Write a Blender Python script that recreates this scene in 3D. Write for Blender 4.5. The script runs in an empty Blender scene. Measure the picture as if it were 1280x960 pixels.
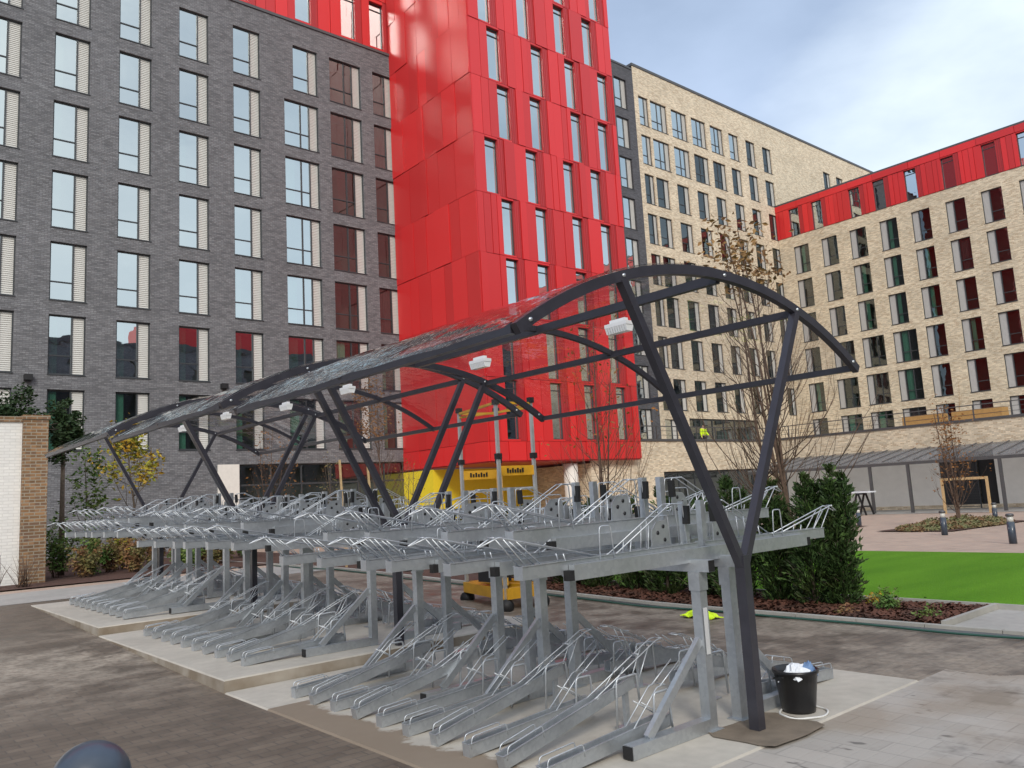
import bpy, math, random
from mathutils import Vector, Matrix
R = math.radians
scn = bpy.context.scene
COL = scn.collection
rng = random.Random(7)

# ------------------------------------------------------------------ helpers
def gz(x, y):
    up = .22*max(0, min(1, (y-7.5)/9.0))*(1-max(0, min(1, (x-9)/6.0)))
    dn = .3*max(0, min(1, (x-12)/24.0))
    return up-dn

class MB:
    def __init__(s, T=None):
        s.v = []; s.f = []; s.m = []; s.T = T; s.sm = []
    def add(s, vs, fs, mi=0, smooth=False):
        o = len(s.v)
        s.v += [Vector(p) for p in vs]
        for f in fs:
            s.f.append([o+i for i in f]); s.m.append(mi); s.sm.append(smooth)
        return s
    def box(s, a, b, mi=0):
        x0, y0, z0 = a; x1, y1, z1 = b
        vs = [(x0,y0,z0),(x1,y0,z0),(x1,y1,z0),(x0,y1,z0),(x0,y0,z1),(x1,y0,z1),(x1,y1,z1),(x0,y1,z1)]
        return s.add(vs, [(0,3,2,1),(4,5,6,7),(0,1,5,4),(1,2,6,5),(2,3,7,6),(3,0,4,7)], mi)
    def beam(s, p, q, w, h, mi=0, up=(0,0,1), dz=0, dw=0):
        p = Vector(p); q = Vector(q); d = (q-p).normalized(); up = Vector(up)
        sd = d.cross(up)
        if sd.length < 1e-4: sd = d.cross(Vector((1,0,0)))
        sd.normalize(); u = sd.cross(d).normalized()
        c = u*dz+sd*dw
        vs = []
        for e in (p, q):
            for a, b in ((-1,-1),(1,-1),(1,1),(-1,1)):
                vs.append(e+c+sd*(a*w/2)+u*(b*h/2))
        return s.add(vs, [(0,1,2,3),(7,6,5,4),(0,4,5,1),(1,5,6,2),(2,6,7,3),(3,7,4,0)], mi)
    def sweep(s, pts, w, h, side=(0,1,0), mi=0):
        """rectangular bar along pts lying in a plane whose normal is side"""
        pts = [Vector(p) for p in pts]; side = Vector(side).normalized(); vs = []
        n = len(pts)
        for i, p in enumerate(pts):
            d = (pts[min(i+1,n-1)]-pts[max(i-1,0)]).normalized(); u = side.cross(d).normalized()
            for a, b in ((-1,-1),(1,-1),(1,1),(-1,1)):
                vs.append(p+side*(a*w/2)+u*(b*h/2))
        fs = [(3,2,1,0), tuple(4*(n-1)+i for i in range(4))]
        for i in range(n-1):
            for k in range(4):
                fs.append((4*i+k, 4*i+(k+1)%4, 4*i+4+(k+1)%4, 4*i+4+k))
        return s.add(vs, fs, mi)
    def tube(s, pts, r, n=6, mi=0, r1=None, caps=True, closed=False):
        pts = [Vector(p) for p in pts]; N = len(pts); vs = []; prev = None
        for i, p in enumerate(pts):
            if closed: d = (pts[(i+1)%N]-pts[i-1]).normalized()
            else: d = (pts[min(i+1,N-1)]-pts[max(i-1,0)]).normalized()
            if prev is None:
                a = d.cross(Vector((0,0,1)))
                if a.length < .05: a = d.cross(Vector((0,1,0)))
            else: a = prev-d*prev.dot(d)
            a.normalize(); prev = a; b = d.cross(a)
            rr = r if r1 is None else r+(r1-r)*i/max(1,N-1)
            for k in range(n):
                t = 2*math.pi*k/n; vs.append(p+a*(rr*math.cos(t))+b*(rr*math.sin(t)))
        fs = []
        for i in range(N if closed else N-1):
            j = (i+1) % N
            for k in range(n): fs.append((i*n+k, i*n+(k+1)%n, j*n+(k+1)%n, j*n+k))
        if caps and not closed:
            fs += [tuple(range(n-1,-1,-1)), tuple((N-1)*n+k for k in range(n))]
        return s.add(vs, fs, mi, True)
    def lathe(s, c, prof, n=20, mi=0):
        c = Vector(c); vs = []
        for r, z in prof:
            for k in range(n):
                t = 2*math.pi*k/n; vs.append(c+Vector((r*math.cos(t), r*math.sin(t), z)))
        fs = []
        for i in range(len(prof)-1):
            for k in range(n): fs.append((i*n+k, i*n+(k+1)%n, (i+1)*n+(k+1)%n, (i+1)*n+k))
        fs += [tuple(range(n-1,-1,-1)), tuple((len(prof)-1)*n+k for k in range(n))]
        return s.add(vs, fs, mi, True)
    def mesh(s, name, mats, off=(0,0,0)):
        off = Vector(off)
        vv = [(s.T(p) if s.T else p)-off for p in s.v]
        me = bpy.data.meshes.new(name)
        me.from_pydata([tuple(p) for p in vv], [], s.f)
        if not isinstance(mats, (list, tuple)): mats = [mats]
        for m in mats: me.materials.append(m)
        me.polygons.foreach_set('material_index', s.m)
        me.polygons.foreach_set('use_smooth', s.sm)
        uv = me.uv_layers.new(name='UVMap'); data = []
        for f in s.f:
            p0, p1, p2 = vv[f[0]], vv[f[1]], vv[f[2]]
            n = (p1-p0).cross(p2-p0); ax, ay, az = abs(n.x), abs(n.y), abs(n.z)
            for i in f:
                p = vv[i]
                if az >= ax and az >= ay: data += [p.x, p.y]
                elif ay >= ax: data += [p.x, p.z]
                else: data += [p.y, p.z]
        uv.data.foreach_set('uv', data)
        me.update()
        if any(s.sm) and not all(s.sm): pass
        return me
    def build(s, name, mats, parent=None, off=None):
        """world coordinates in; off = own origin for single-mesh things"""
        me = s.mesh(name, mats, off or (0,0,0))
        o = bpy.data.objects.new(name, me); COL.objects.link(o)
        if off: o.location = off
        if parent is not None:
            attach(o, parent)
        return o

def attach(o, parent):
    o.parent = parent
    if parent.type == 'EMPTY' and parent.parent is None:
        o.matrix_parent_inverse = Matrix.Translation(parent.location).inverted()

def tag(o, label=None, cat=None, group=None, kind=None):
    if label: o['label'] = label
    if cat: o['category'] = cat
    if group: o['group'] = group
    if kind: o['kind'] = kind
    return o
def thing(name, label, cat, loc, group=None):
    o = bpy.data.objects.new(name, None); COL.objects.link(o); o.location = loc
    o.empty_display_size = .2
    return tag(o, label, cat, group)
def copy_tree(o, parent=None):
    c = o.copy(); COL.objects.link(c)
    if parent is not None: c.parent = parent
    for ch in o.children: copy_tree(ch, c)
    return c

# ------------------------------------------------------------------ materials
class NT:
    def __init__(s, name, world=False):
        if world:
            s.m = bpy.data.worlds.new(name)
        else:
            s.m = bpy.data.materials.new(name)
        s.m.use_nodes = True; s.t = s.m.node_tree
        for n in list(s.t.nodes): s.t.nodes.remove(n)
        s.out = s.t.nodes.new('ShaderNodeOutputWorld' if world else 'ShaderNodeOutputMaterial')
    def n(s, typ, ins=None, **kw):
        nd = s.t.nodes.new('ShaderNode'+typ)
        for k, v in kw.items(): setattr(nd, k, v)
        for k, v in (ins or {}).items(): s.set(nd, k, v)
        return nd
    def set(s, nd, k, v):
        sock = nd.inputs[k]
        if isinstance(v, bpy.types.NodeSocket): s.t.links.new(v, sock)
        elif isinstance(v, bpy.types.Node): s.t.links.new(v.outputs[0], sock)
        else:
            if isinstance(v, (tuple, list)) and len(v) == 3 and len(sock.default_value) == 4: v = (*v, 1)
            sock.default_value = v
    def ramp(s, fac, stops, interp='LINEAR'):
        nd = s.n('ValToRGB', {0: fac}); cr = nd.color_ramp; cr.interpolation = interp
        while len(cr.elements) < len(stops): cr.elements.new(.5)
        for e, (p, c) in zip(cr.elements, stops):
            e.position = p
            e.color = (c, c, c, 1) if isinstance(c, (int, float)) else (*c, 1)
        return nd.outputs[0]
    def mix(s, f, a, b, blend='MIX'):
        nd = s.n('Mix', data_type='RGBA', blend_type=blend)
        s.set(nd, 0, f); s.set(nd, 6, a); s.set(nd, 7, b)
        return nd.outputs[2]
    def math(s, op, a, b=0.0, clamp=False):
        nd = s.n('Math', {0: a, 1: b}, operation=op, use_clamp=clamp); return nd.outputs[0]
    def noise(s, scale, detail=4, vec=None, rough=.5, w=None):
        nd = s.n('TexNoise', {'Scale': scale, 'Detail': detail, 'Roughness': rough})
        if vec is not None: s.set(nd, 'Vector', vec)
        return nd.outputs[0]
    def pos(s): return s.n('NewGeometry').outputs['Position']
    def uv(s): return s.n('UVMap', uv_map='UVMap').outputs[0]
    def bump(s, h, strength=.3, dist=.01):
        return s.n('Bump', {'Height': h, 'Strength': strength, 'Distance': dist}).outputs[0]
    def fin(s, **ins):
        b = s.n('BsdfPrincipled')
        for k, v in ins.items(): s.set(b, k.replace('_', ' '), v)
        s.t.links.new(b.outputs[0], s.out.inputs[0]); return s.m

def plain(name, c, rough=.5, metal=0.0, var=.12, scale=6, spec=.5, bump=0, coat=0):
    t = NT(name); n = t.noise(scale, 5, t.pos(), .6)
    f = t.ramp(n, [(.3, 1-var), (.7, 1+var)])
    col = t.mix(1.0, c, f, 'MULTIPLY')
    kw = dict(Base_Color=col, Roughness=t.math('ADD', t.math('MULTIPLY', n, .15), rough-.07), Metallic=metal)
    kw['Specular_IOR_Level'] = spec
    if coat: kw['Coat_Weight'] = coat; kw['Coat_Roughness'] = .08
    if bump: kw['Normal'] = t.bump(t.noise(scale*8, 3, t.pos()), bump, .004)
    return t.fin(**kw)

def brick(name, c1, c2, mortar, var=.25, bw=.215, rh=.072, mort=.008, rough=.85, bias=0.0, big=.12, c3=None):
    t = NT(name); uv = t.uv()
    b = t.n('TexBrick', {'Vector': uv, 'Color1': c1, 'Color2': c2, 'Mortar': mortar, 'Scale': 1.0, 'Mortar Size': mort,
                          'Mortar Smooth': .3, 'Bias': bias, 'Brick Width': bw, 'Row Height': rh})
    # a second, independent tone per brick
    sep = t.n('SeparateXYZ', {0: uv})
    row = t.math('FLOOR', t.math('DIVIDE', sep.outputs[1], rh))
    odd = t.math('MULTIPLY', t.math('MODULO', row, 2.0), .5)
    colm = t.math('FLOOR', t.math('ADD', t.math('DIVIDE', sep.outputs[0], bw), odd))
    wn = t.n('TexWhiteNoise', {'Vector': t.n('CombineXYZ', {0: colm, 1: row}).outputs[0]}, noise_dimensions='2D').outputs[0]
    f = t.ramp(wn, [(0, 1-var), (.5, 1.0), (1, 1+var)])
    col = t.mix(1.0, b.outputs[0], f, 'MULTIPLY')
    if c3: col = t.mix(t.ramp(wn, [(.80, 0), (.82, .8)]), col, c3)
    col = t.mix(b.outputs[1], col, mortar)
    bg = t.ramp(t.noise(.35, 5, t.pos(), .6), [(.3, 1-big), (.7, 1+big)])
    col = t.mix(1.0, col, bg, 'MULTIPLY')
    h = t.math('ADD', t.math('MULTIPLY', b.outputs[1], -1.0), t.math('MULTIPLY', wn, .4))
    return t.fin(Base_Color=col, Roughness=rough, Normal=t.bump(h, .5, .008), Specular_IOR_Level=.3)

M = {}
M['grey_brick'] = brick('grey_brick', (.155,.158,.172), (.200,.203,.215), (.108,.109,.116), .24, big=.08)
M['grey_brick_dark'] = brick('grey_brick_dark', (.095,.098,.112), (.12,.122,.135), (.07,.07,.078), .2, big=.06)
M['beige_brick'] = brick('beige_brick', (.72,.62,.47), (.61,.51,.37), (.64,.57,.46), .25, c3=(.42,.31,.20), bias=-.1)
M['brown_brick'] = brick('brown_brick', (.30,.17,.085), (.22,.13,.075), (.30,.26,.20), .35, bw=.22, rh=.075, mort=.012, c3=(.14,.085,.06))
M['white_brick'] = brick('white_brick', (.80,.79,.76), (.76,.75,.73), (.68,.67,.65), .04, big=.06)
def galv():
    t = NT('galvanised_steel'); p = t.n('TexCoord').outputs['Object']
    v = t.n('TexVoronoi', {'Vector': p, 'Scale': 38.0}, feature='F1')
    n = t.noise(3.0, 5, p, .6)
    c = t.mix(t.ramp(v.outputs['Color'], [(.2, 0), (.8, 1)]), (.48,.51,.54), (.54,.57,.595))
    c = t.mix(1.0, c, t.ramp(n, [(.3, .92), (.7, 1.05)]), 'MULTIPLY')
    return t.fin(Base_Color=c, Metallic=.72, Roughness=t.ramp(n, [(.3, .30), (.7, .46)]), Specular_IOR_Level=.5)
M['galv'] = galv()
M['wire'] = plain('galvanised_wire', (.54,.57,.60), .42, .6, .1, 20)
M['dark_paint'] = plain('anthracite_paint', (.034,.033,.043), .36, 0, .15, 9, coat=.15)
M['rubber'] = plain('black_rubber', (.012,.012,.013), .6, 0, .1, 20)
M['label'] = plain('paper_label', (.55,.56,.57), .5, 0, .05)
M['lamp_white'] = plain('white_plastic', (.78,.79,.80), .35, 0, .03)
M['lamp_lens'] = plain('ribbed_lens', (.85,.87,.88), .12, 0, .03, coat=.6)
M['frame'] = plain('window_frame_paint', (.045,.05,.056), .45, 0, .08)
M['louvre'] = plain('stone_metal_louvre', (.60,.59,.56), .5, 0, .04)
M['louvre_grey'] = plain('grey_metal_louvre', (.50,.49,.48), .5, 0, .04)
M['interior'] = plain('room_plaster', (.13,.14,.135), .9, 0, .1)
M['curtain_green'] = plain('green_curtain', (.22,.50,.38), .9, 0, .15, 12)
M['curtain_reflection'] = plain('plum_reflection_curtain', (.13,.07,.08), .9, 0, .15, 12)  # plum colour painted in for the red tower's reflection in the panes
M['coping'] = plain('dark_metal_coping', (.10,.10,.105), .45, .3, .1)
M['yellow_wall'] = plain('yellow_render', (.80,.62,.03), .6, 0, .04)
M['column_white'] = plain('cream_concrete', (.76,.73,.68), .7, 0, .05)
M['white_board'] = plain('white_hoarding', (.80,.775,.73), .7, 0, .05, 2)
M['zinc'] = plain('dark_standing_seam_roof', (.14,.135,.14), .42, .25, .15, 3)
def canopy_roof():
    t = NT('translucent_roof_sheet'); d = t.n('BsdfPrincipled', {'Base Color': (.30,.30,.31), 'Roughness': .35})
    tr = t.n('BsdfTransparent', {'Color': (.8,.82,.84)}); mx = t.n('MixShader', {0: .32, 1: tr, 2: d})
    t.t.links.new(mx.outputs[0], t.out.inputs[0]); return t.m
M['canopy_sheet'] = canopy_roof()
M['timber'] = plain('pale_timber', (.50,.35,.18), .7, 0, .15, 10)
M['timber2'] = plain('planter_timber', (.45,.26,.09), .7, 0, .15, 10)
M['machine_yellow'] = plain('machine_yellow_paint', (.55,.29,.02), .4, 0, .18, 5)
M['alu'] = plain('aluminium', (.55,.56,.56), .38, .6, .1)
M['black_metal'] = plain('black_metal', (.02,.02,.022), .5, .2, .2)
M['bucket'] = plain('black_plastic', (.012,.012,.014), .32, 0, .2)
M['cloth_white'] = plain('white_cloth', (.72,.75,.80), .9, 0, .05)
M['cloth_blue'] = plain('blue_cloth', (.16,.26,.45), .9, 0, .1)
M['hivis'] = plain('hi_vis_fabric', (.62,.85,.02), .7, 0, .08)
M['hose'] = plain('green_hose', (.02,.075,.055), .4)
M['cable'] = plain('white_cable', (.7,.7,.68), .5)
M['bollard'] = plain('slate_bollard_paint', (.045,.06,.085), .33, 0, .12, 12, coat=.2)
M['bollard_glass'] = plain('frosted_lens', (.62,.62,.58), .3)
M['skin'] = plain('skin', (.45,.28,.2), .6)
M['trouser'] = plain('dark_trousers', (.03,.03,.04), .9)
M['bark'] = plain('bark', (.13,.10,.075), .9, 0, .3, 14, bump=.4)
M['bark_red'] = plain('reddish_bark', (.11,.07,.05), .9, 0, .3, 14, bump=.4)
M['stake'] = plain('timber_stake', (.40,.27,.14), .8)
def leafmat(name, a, b, c=None, rough=.6):
    t = NT(name); oi = t.n('NewGeometry')
    wn = t.noise(2.2, 3, t.pos(), .6); w2 = t.noise(23, 2, t.pos(), .6)
    col = t.mix(t.ramp(w2, [(.35, 0), (.65, 1)]), a, b)
    if c: col = t.mix(t.ramp(wn, [(.45, 0), (.6, .85)]), col, c)
    return t.fin(Base_Color=col, Roughness=rough, Specular_IOR_Level=.3)
M['yew'] = leafmat('yew_foliage', (.020,.045,.012), (.045,.085,.022), (.035,.050,.012))
M['yew_light'] = leafmat('yew_new_growth', (.07,.13,.03), (.10,.17,.05))
M['leaf_brown'] = leafmat('dead_brown_leaves', (.26,.14,.06), (.17,.09,.04), (.32,.19,.07))
M['leaf_rust'] = leafmat('rust_leaves', (.30,.13,.035), (.22,.10,.03))
M['leaf_yellow'] = leafmat('autumn_yellow_leaves', (.36,.34,.04), (.22,.27,.04), (.50,.28,.03))
M['leaf_green'] = leafmat('green_leaves', (.06,.13,.03), (.10,.18,.04), (.16,.20,.05))
M['leaf_dark'] = leafmat('dark_ivy_leaves', (.018,.040,.015), (.035,.065,.022))
M['leaf_olive'] = leafmat('olive_shrub_leaves', (.13,.14,.05), (.20,.17,.06), (.22,.10,.05))
M['cover'] = leafmat('grey_green_ground_cover', (.14,.17,.07), (.22,.20,.10), (.24,.13,.07))
M['chip'] = leafmat('bark_chips', (.085,.035,.022), (.13,.055,.035), (.06,.03,.02), .8)

def red_panel(name, c, rough):
    t = NT(name); n = t.noise(.5, 3, t.pos(), .5)
    isl = t.n('NewGeometry').outputs['Random Per Island']
    col = t.mix(1.0, c, t.ramp(isl, [(0, .84), (1, 1.12)]), 'MULTIPLY')
    h = t.noise(.8, 2, t.pos())
    return t.fin(Base_Color=col, Roughness=rough, Specular_IOR_Level=.6, Normal=t.bump(h, .02, .05), Coat_Weight=.25, Coat_Roughness=.28)
M['red'] = red_panel('red_metal_cladding', (.64,.018,.020), .46)
M['red_perf'] = red_panel('perforated_red_panel', (.44,.018,.022), .5)

def glass(name, tint, refl, edge=.35):
    t = NT(name)
    lw = t.n('LayerWeight', {'Blend': .35}).outputs['Facing']
    fac = t.math('ADD', refl, t.math('MULTIPLY', lw, edge), True)
    h = t.noise(.9, 2, t.pos())
    nb = t.bump(h, .05, .1)
    g = t.n('BsdfGlossy', {'Color': (.92,1.0,1.0), 'Roughness': .01, 'Normal': nb})
    tr = t.n('BsdfTransparent', {'Color': tint})
    mx = t.n('MixShader', {0: fac, 1: tr, 2: g})
    t.t.links.new(mx.outputs[0], t.out.inputs[0]); return t.m
M['glass'] = glass('window_glass', (.45,.52,.50), .62)
M['glass_mid'] = glass('weak_mirror_glass', (.46,.54,.51), .13, .16)  # window glass with reflection turned down, imitating panes that mirror darker things
M['glass_dim'] = glass('darker_window_glass', (.55,.60,.58), .18)
def poly():
    t = NT('clear_polycarbonate')
    lw = t.n('LayerWeight', {'Blend': .5}).outputs['Facing']
    fac = t.math('ADD', .05, t.math('MULTIPLY', t.math('POWER', lw, 5.0), 1.0), True)
    h = t.math('ADD', t.noise(3.2, 3, t.pos(), .5), t.math('MULTIPLY', t.noise(.9, 2, t.pos()), 1.5))
    nb = t.bump(h, .5, .06)
    g = t.n('BsdfGlossy', {'Color': (.95,.98,1), 'Roughness': .03, 'Normal': nb})
    tr = t.n('BsdfTransparent', {'Color': t.mix(t.ramp(t.noise(6, 5, t.pos(), .7), [(.4, 0), (.75, 1)]), (.96,.96,.97), (.86,.86,.88))})
    mx = t.n('MixShader', {0: fac, 1: tr, 2: g})
    t.t.links.new(mx.outputs[0], t.out.inputs[0]); return t.m
M['poly'] = poly()

# ground materials --------------------------------------------------
def paving():
    t = NT('courtyard_paving'); p = t.pos(); sep = t.n('SeparateXYZ', {0: p}); X, Y = sep.outputs[0], sep.outputs[1]
    # small blocks (dark carriageway)
    b1 = t.n('TexBrick', {'Vector': p, 'Color1': (.165,.130,.098), 'Color2': (.128,.101,.077), 'Mortar': (.100,.085,.070), 'Scale': 1.0,
                           'Mortar Size': .006, 'Mortar Smooth': .3, 'Brick Width': .2, 'Row Height': .1})
    rot = t.n('Mapping', {'Vector': p, 'Rotation': (0, 0, R(90))})
    b2 = t.n('TexBrick', {'Vector': rot.outputs[0], 'Color1': (.41,.375,.335), 'Color2': (.36,.33,.295), 'Mortar': (.31,.285,.255), 'Scale': 1.0,
                           'Mortar Size': .007, 'Mortar Smooth': .3, 'Brick Width': .42, 'Row Height': .21})
    b3 = t.n('TexBrick', {'Vector': p, 'Color1': (.48,.36,.28), 'Color2': (.43,.325,.26), 'Mortar': (.34,.27,.22), 'Scale': 1.0,
                           'Mortar Size': .008, 'Mortar Smooth': .3, 'Brick Width': .6, 'Row Height': .3})
    n1 = t.noise(.55, 6, p, .65); n2 = t.noise(2.6, 5, p, .6); n3 = t.noise(14, 4, p, .6)
    wob = t.math('ADD', t.math('MULTIPLY', t.math('SUBTRACT', n1, .5), 1.0), t.math('MULTIPLY', t.math('SUBTRACT', n2, .5), .8))
    # dry light patches on the dark blocks
    dry = t.ramp(t.math('ADD', n1, t.math('MULTIPLY', t.math('SUBTRACT', n2, .5), .5)), [(.40, 0), (.52, .9)])
    brk = t.ramp(n3, [(.35, .35), (.6, 1)])
    yb = t.math('SUBTRACT', 1.0, t.math('MULTIPLY', t.math('ABSOLUTE', t.math('SUBTRACT', Y, 10.3)), .34), True)
    yb = t.math('MULTIPLY', yb, t.math('LESS_THAN', X, 3.2))
    yc = t.math('MULTIPLY', t.math('GREATER_THAN', X, 6.6), .55)
    dark = t.mix(t.math('MULTIPLY', t.math('MULTIPLY', dry, brk), t.math('MAXIMUM', yb, yc)), b1.outputs[0], (.37,.32,.26))
    big = t.ramp(n2, [(.3, .75), (.7, 1.2)])
    dark = t.mix(1.0, dark, big, 'MULTIPLY')
    # slabs in front (damp stains with their own outlines)
    st = t.ramp(t.math('ADD', t.noise(1.3, 5, p, .65), 0.0), [(.56, 1), (.66, .62)])
    sp = t.ramp(t.noise(7.0, 3, t.n('Mapping', {'Vector': p, 'Scale': (1.0, .45, 1)}).outputs[0], .5), [(.66, 1), (.70, .45)])
    slab = t.mix(1.0, t.mix(1.0, b2.outputs[0], st, 'MULTIPLY'), sp, 'MULTIPLY')
    mud = t.ramp(t.math('ADD', t.noise(.9, 4, p), 0), [(.45, 0), (.6, .5)])
    slab = t.mix(mud, slab, (.24,.18,.12))
    # front slabs: Y < 3.05 and X < 6.7 (ragged wet edge)
    e1 = t.math('LESS_THAN', t.math('ADD', X, t.math('MULTIPLY', wob, .8)), 7.1)
    e2 = t.math('LESS_THAN', Y, 3.06)
    e2b = t.math('LESS_THAN', t.math('SUBTRACT', X, Y), .12)
    e3 = t.math('GREATER_THAN', X, 2.9)
    fr = t.math('MULTIPLY', t.math('MULTIPLY', e1, e2), e3)
    col = t.mix(fr, dark, slab)
    # far, pinkish paving
    far = t.math('MAXIMUM', t.math('GREATER_THAN', X, 9.6), t.math('GREATER_THAN', Y, 17.2))
    pink = t.mix(1.0, b3.outputs[0], t.ramp(n2, [(.3, .88), (.7, 1.08)]), 'MULTIPLY')
    col = t.mix(far, col, pink)
    rgh = t.ramp(n2, [(.35, .42), (.65, .8)])
    hb = t.math('ADD', t.math('MULTIPLY', b1.outputs[1], -1.0), t.math('MULTIPLY', n3, .5))
    return t.fin(Base_Color=col, Roughness=rgh, Normal=t.bump(hb, .35, .006), Specular_IOR_Level=.4)
M['paving'] = paving()
def concrete(name, c, mud=True):
    t = NT(name); p = t.pos(); sep = t.n('SeparateXYZ', {0: p}); X, Y, Z = sep.outputs
    n1 = t.noise(1.1, 6, p, .65); n2 = t.noise(9, 5, p, .6)
    col = t.mix(1.0, c, t.ramp(n1, [(.3, .84), (.7, 1.12)]), 'MULTIPLY')
    col = t.mix(1.0, col, t.ramp(n2, [(.3, .93), (.7, 1.06)]), 'MULTIPLY')
    if mud:
        # sandy stain creeping over the outer edge of the lowest pad
        e = t.math('SUBTRACT', t.math('ADD', 3.18, t.math('MULTIPLY', t.math('SUBTRACT', n1, .5), .9)), X)
        f = t.ramp(t.math('ADD', t.math('MULTIPLY', e, 3.0), .5), [(.44, 0), (.58, .85)])
        f = t.math('MULTIPLY', f, t.math('LESS_THAN', Y, 6.6))
        col = t.mix(f, col, (.20,.15,.105))
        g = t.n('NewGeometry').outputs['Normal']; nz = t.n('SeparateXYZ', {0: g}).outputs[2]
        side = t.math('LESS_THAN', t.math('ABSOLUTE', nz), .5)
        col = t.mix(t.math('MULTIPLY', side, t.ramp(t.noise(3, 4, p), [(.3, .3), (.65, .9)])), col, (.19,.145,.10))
    return t.fin(Base_Color=col, Roughness=.85, Normal=t.bump(t.noise(60, 3, p), .2, .003), Specular_IOR_Level=.3)
M['pad'] = concrete('pad_concrete', (.46,.425,.37))
M['kerb'] = concrete('kerb_stone', (.36,.35,.32), False)
M['path_slab'] = concrete('pale_path_slab', (.36,.345,.32), False)
M['sand'] = plain('damp_sandy_patch', (.17,.135,.10), .95, 0, .25, 5, bump=.4)
M['soil'] = plain('mulch_soil', (.075,.035,.024), .95, 0, .4, 9, bump=.6)
M['drain'] = plain('drain_grating', (.10,.115,.12), .4, .5, .2, 10)
def lawn():
    t = NT('artificial_turf'); p = t.pos()
    st = t.n('Mapping', {'Vector': p, 'Scale': (.25, 1.0, 1)}).outputs[0]
    n1 = t.noise(1.2, 4, st, .5); n2 = t.noise(70, 2, p, .7)
    c = t.mix(t.ramp(n1, [(.3, 0), (.7, 1)]), (.085,.225,.010), (.125,.295,.016))
    c = t.mix(1.0, c, t.ramp(n2, [(.3, .6), (.7, 1.3)]), 'MULTIPLY')
    return t.fin(Base_Color=c, Roughness=.9, Normal=t.bump(n2, .8, .02), Specular_IOR_Level=.15)
M['lawn'] = lawn()

# ------------------------------------------------------------------ world, sun, camera
def setup_world():
    w = NT('World', True); scn.world = w.m
    sky = w.n('TexSky', sky_type='NISHITA', sun_disc=False, sun_elevation=R(38), sun_rotation=R(SUN_ROT), altitude=50, air_density=1.2, dust_density=1.5, ozone_density=1.0)
    g = w.n('TexCoord').outputs['Generated']
    mp = w.n('Mapping', {'Vector': g, 'Scale': (1.0, 1.0, 2.2), 'Rotation': (R(8), R(-12), R(20))}).outputs[0]
    n = w.noise(1.6, 7, mp, .5)
    sep = w.n('SeparateXYZ', {0: g})
    # cloud cover: solid overhead, thinner where the bluish bank shows
    cov = w.ramp(n, [(.30, .35), (.62, 1)])
    n2 = w.noise(1.1, 4, w.n('Mapping', {'Vector': g, 'Location': (3.1, .2, 1.7), 'Scale': (1, 1, 1.8)}).outputs[0], .45)
    # bright veil low in the east (right of the picture) and round the hidden sun
    d1 = w.n('VectorMath', {0: g, 1: tuple(Vector((.935, .25, .30)).normalized())}, operation='DOT_PRODUCT').outputs['Value']
    d2 = w.n('VectorMath', {0: g, 1: tuple(SUN_DIR)}, operation='DOT_PRODUCT').outputs['Value']
    b1 = w.ramp(w.math('ADD', d1, w.math('MULTIPLY', w.math('SUBTRACT', n, .5), .10)), [(.962, 0), (1.0, 1)])
    b2 = w.ramp(d2, [(.45, 0), (1, 1)])
    c = w.mix(w.ramp(n2, [(.35, 0), (.65, 1)]), (4.3,5.5,7.5), (5.6,6.9,9.2))
    c = w.mix(w.math('MULTIPLY', b1, .95), c, (9.4,10.6,11.6))
    c = w.mix(w.math('MULTIPLY', w.ramp(w.math('SUBTRACT', .5, sep.outputs[1]), [(.5, 0), (.9, 1)]), .8), c, (8.2,9.4,10.4))
    c = w.mix(w.math('MULTIPLY', b2, .8), c, (12,11.8,11.3))
    up = w.ramp(sep.outputs[2], [(.55, 1), (.95, 1.35)])
    c = w.mix(1.0, c, up, 'MULTIPLY')
    col = w.mix(cov, sky.outputs[0], c)
    low = w.ramp(sep.outputs[2], [(.48, 1), (.5, 0)])
    bg = w.n('Background', {'Color': col, 'Strength': .1})
    w.t.links.new(bg.outputs[0], w.out.inputs[0])
SUN_DIR = Vector((-.55, -.72, .60)).normalized()      # towards the sun
SUN_ROT = math.degrees(math.atan2(SUN_DIR.x, SUN_DIR.y))
setup_world()
sl = bpy.data.lights.new('sun', 'SUN'); sl.energy = 1.8; sl.angle = R(14); sl.color = (1, .95, .87)
so = bpy.data.objects.new('sun', sl); COL.objects.link(so); so.rotation_euler = SUN_DIR.to_track_quat('Z', 'Y').to_euler()
so.location = (0, 0, 60)

cam = bpy.data.cameras.new('camera'); co = bpy.data.objects.new('camera', cam); COL.objects.link(co)
cr = Vector((.7631999550778165, -.6437559153566554, -.05571489937650121))
cu = Vector((-.04691925815265195, -.14120791147716855, .9888674880643317))
cf = Vector((.6444566795244067, .752089520721816, .13797442167592297))
mt = Matrix((cr, cu, -cf)).transposed().to_4x4(); mt.translation = (0, 0, 1.6)
co.matrix_world = mt
cam.sensor_width = 36; cam.lens = 1014.41/1280*36; cam.clip_end = 2000; cam.clip_start = .05
scn.camera = co
scn.view_settings.view_transform = 'Standard'; scn.view_settings.look = 'None'
scn.view_settings.exposure = 0.15; scn.view_settings.gamma = 1; scn.view_settings.use_curve_mapping = False
scn.cycles.max_bounces = 8; scn.cycles.transparent_max_bounces = 24
scn.cycles.use_adaptive_sampling = True; scn.cycles.use_denoising = True

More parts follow.
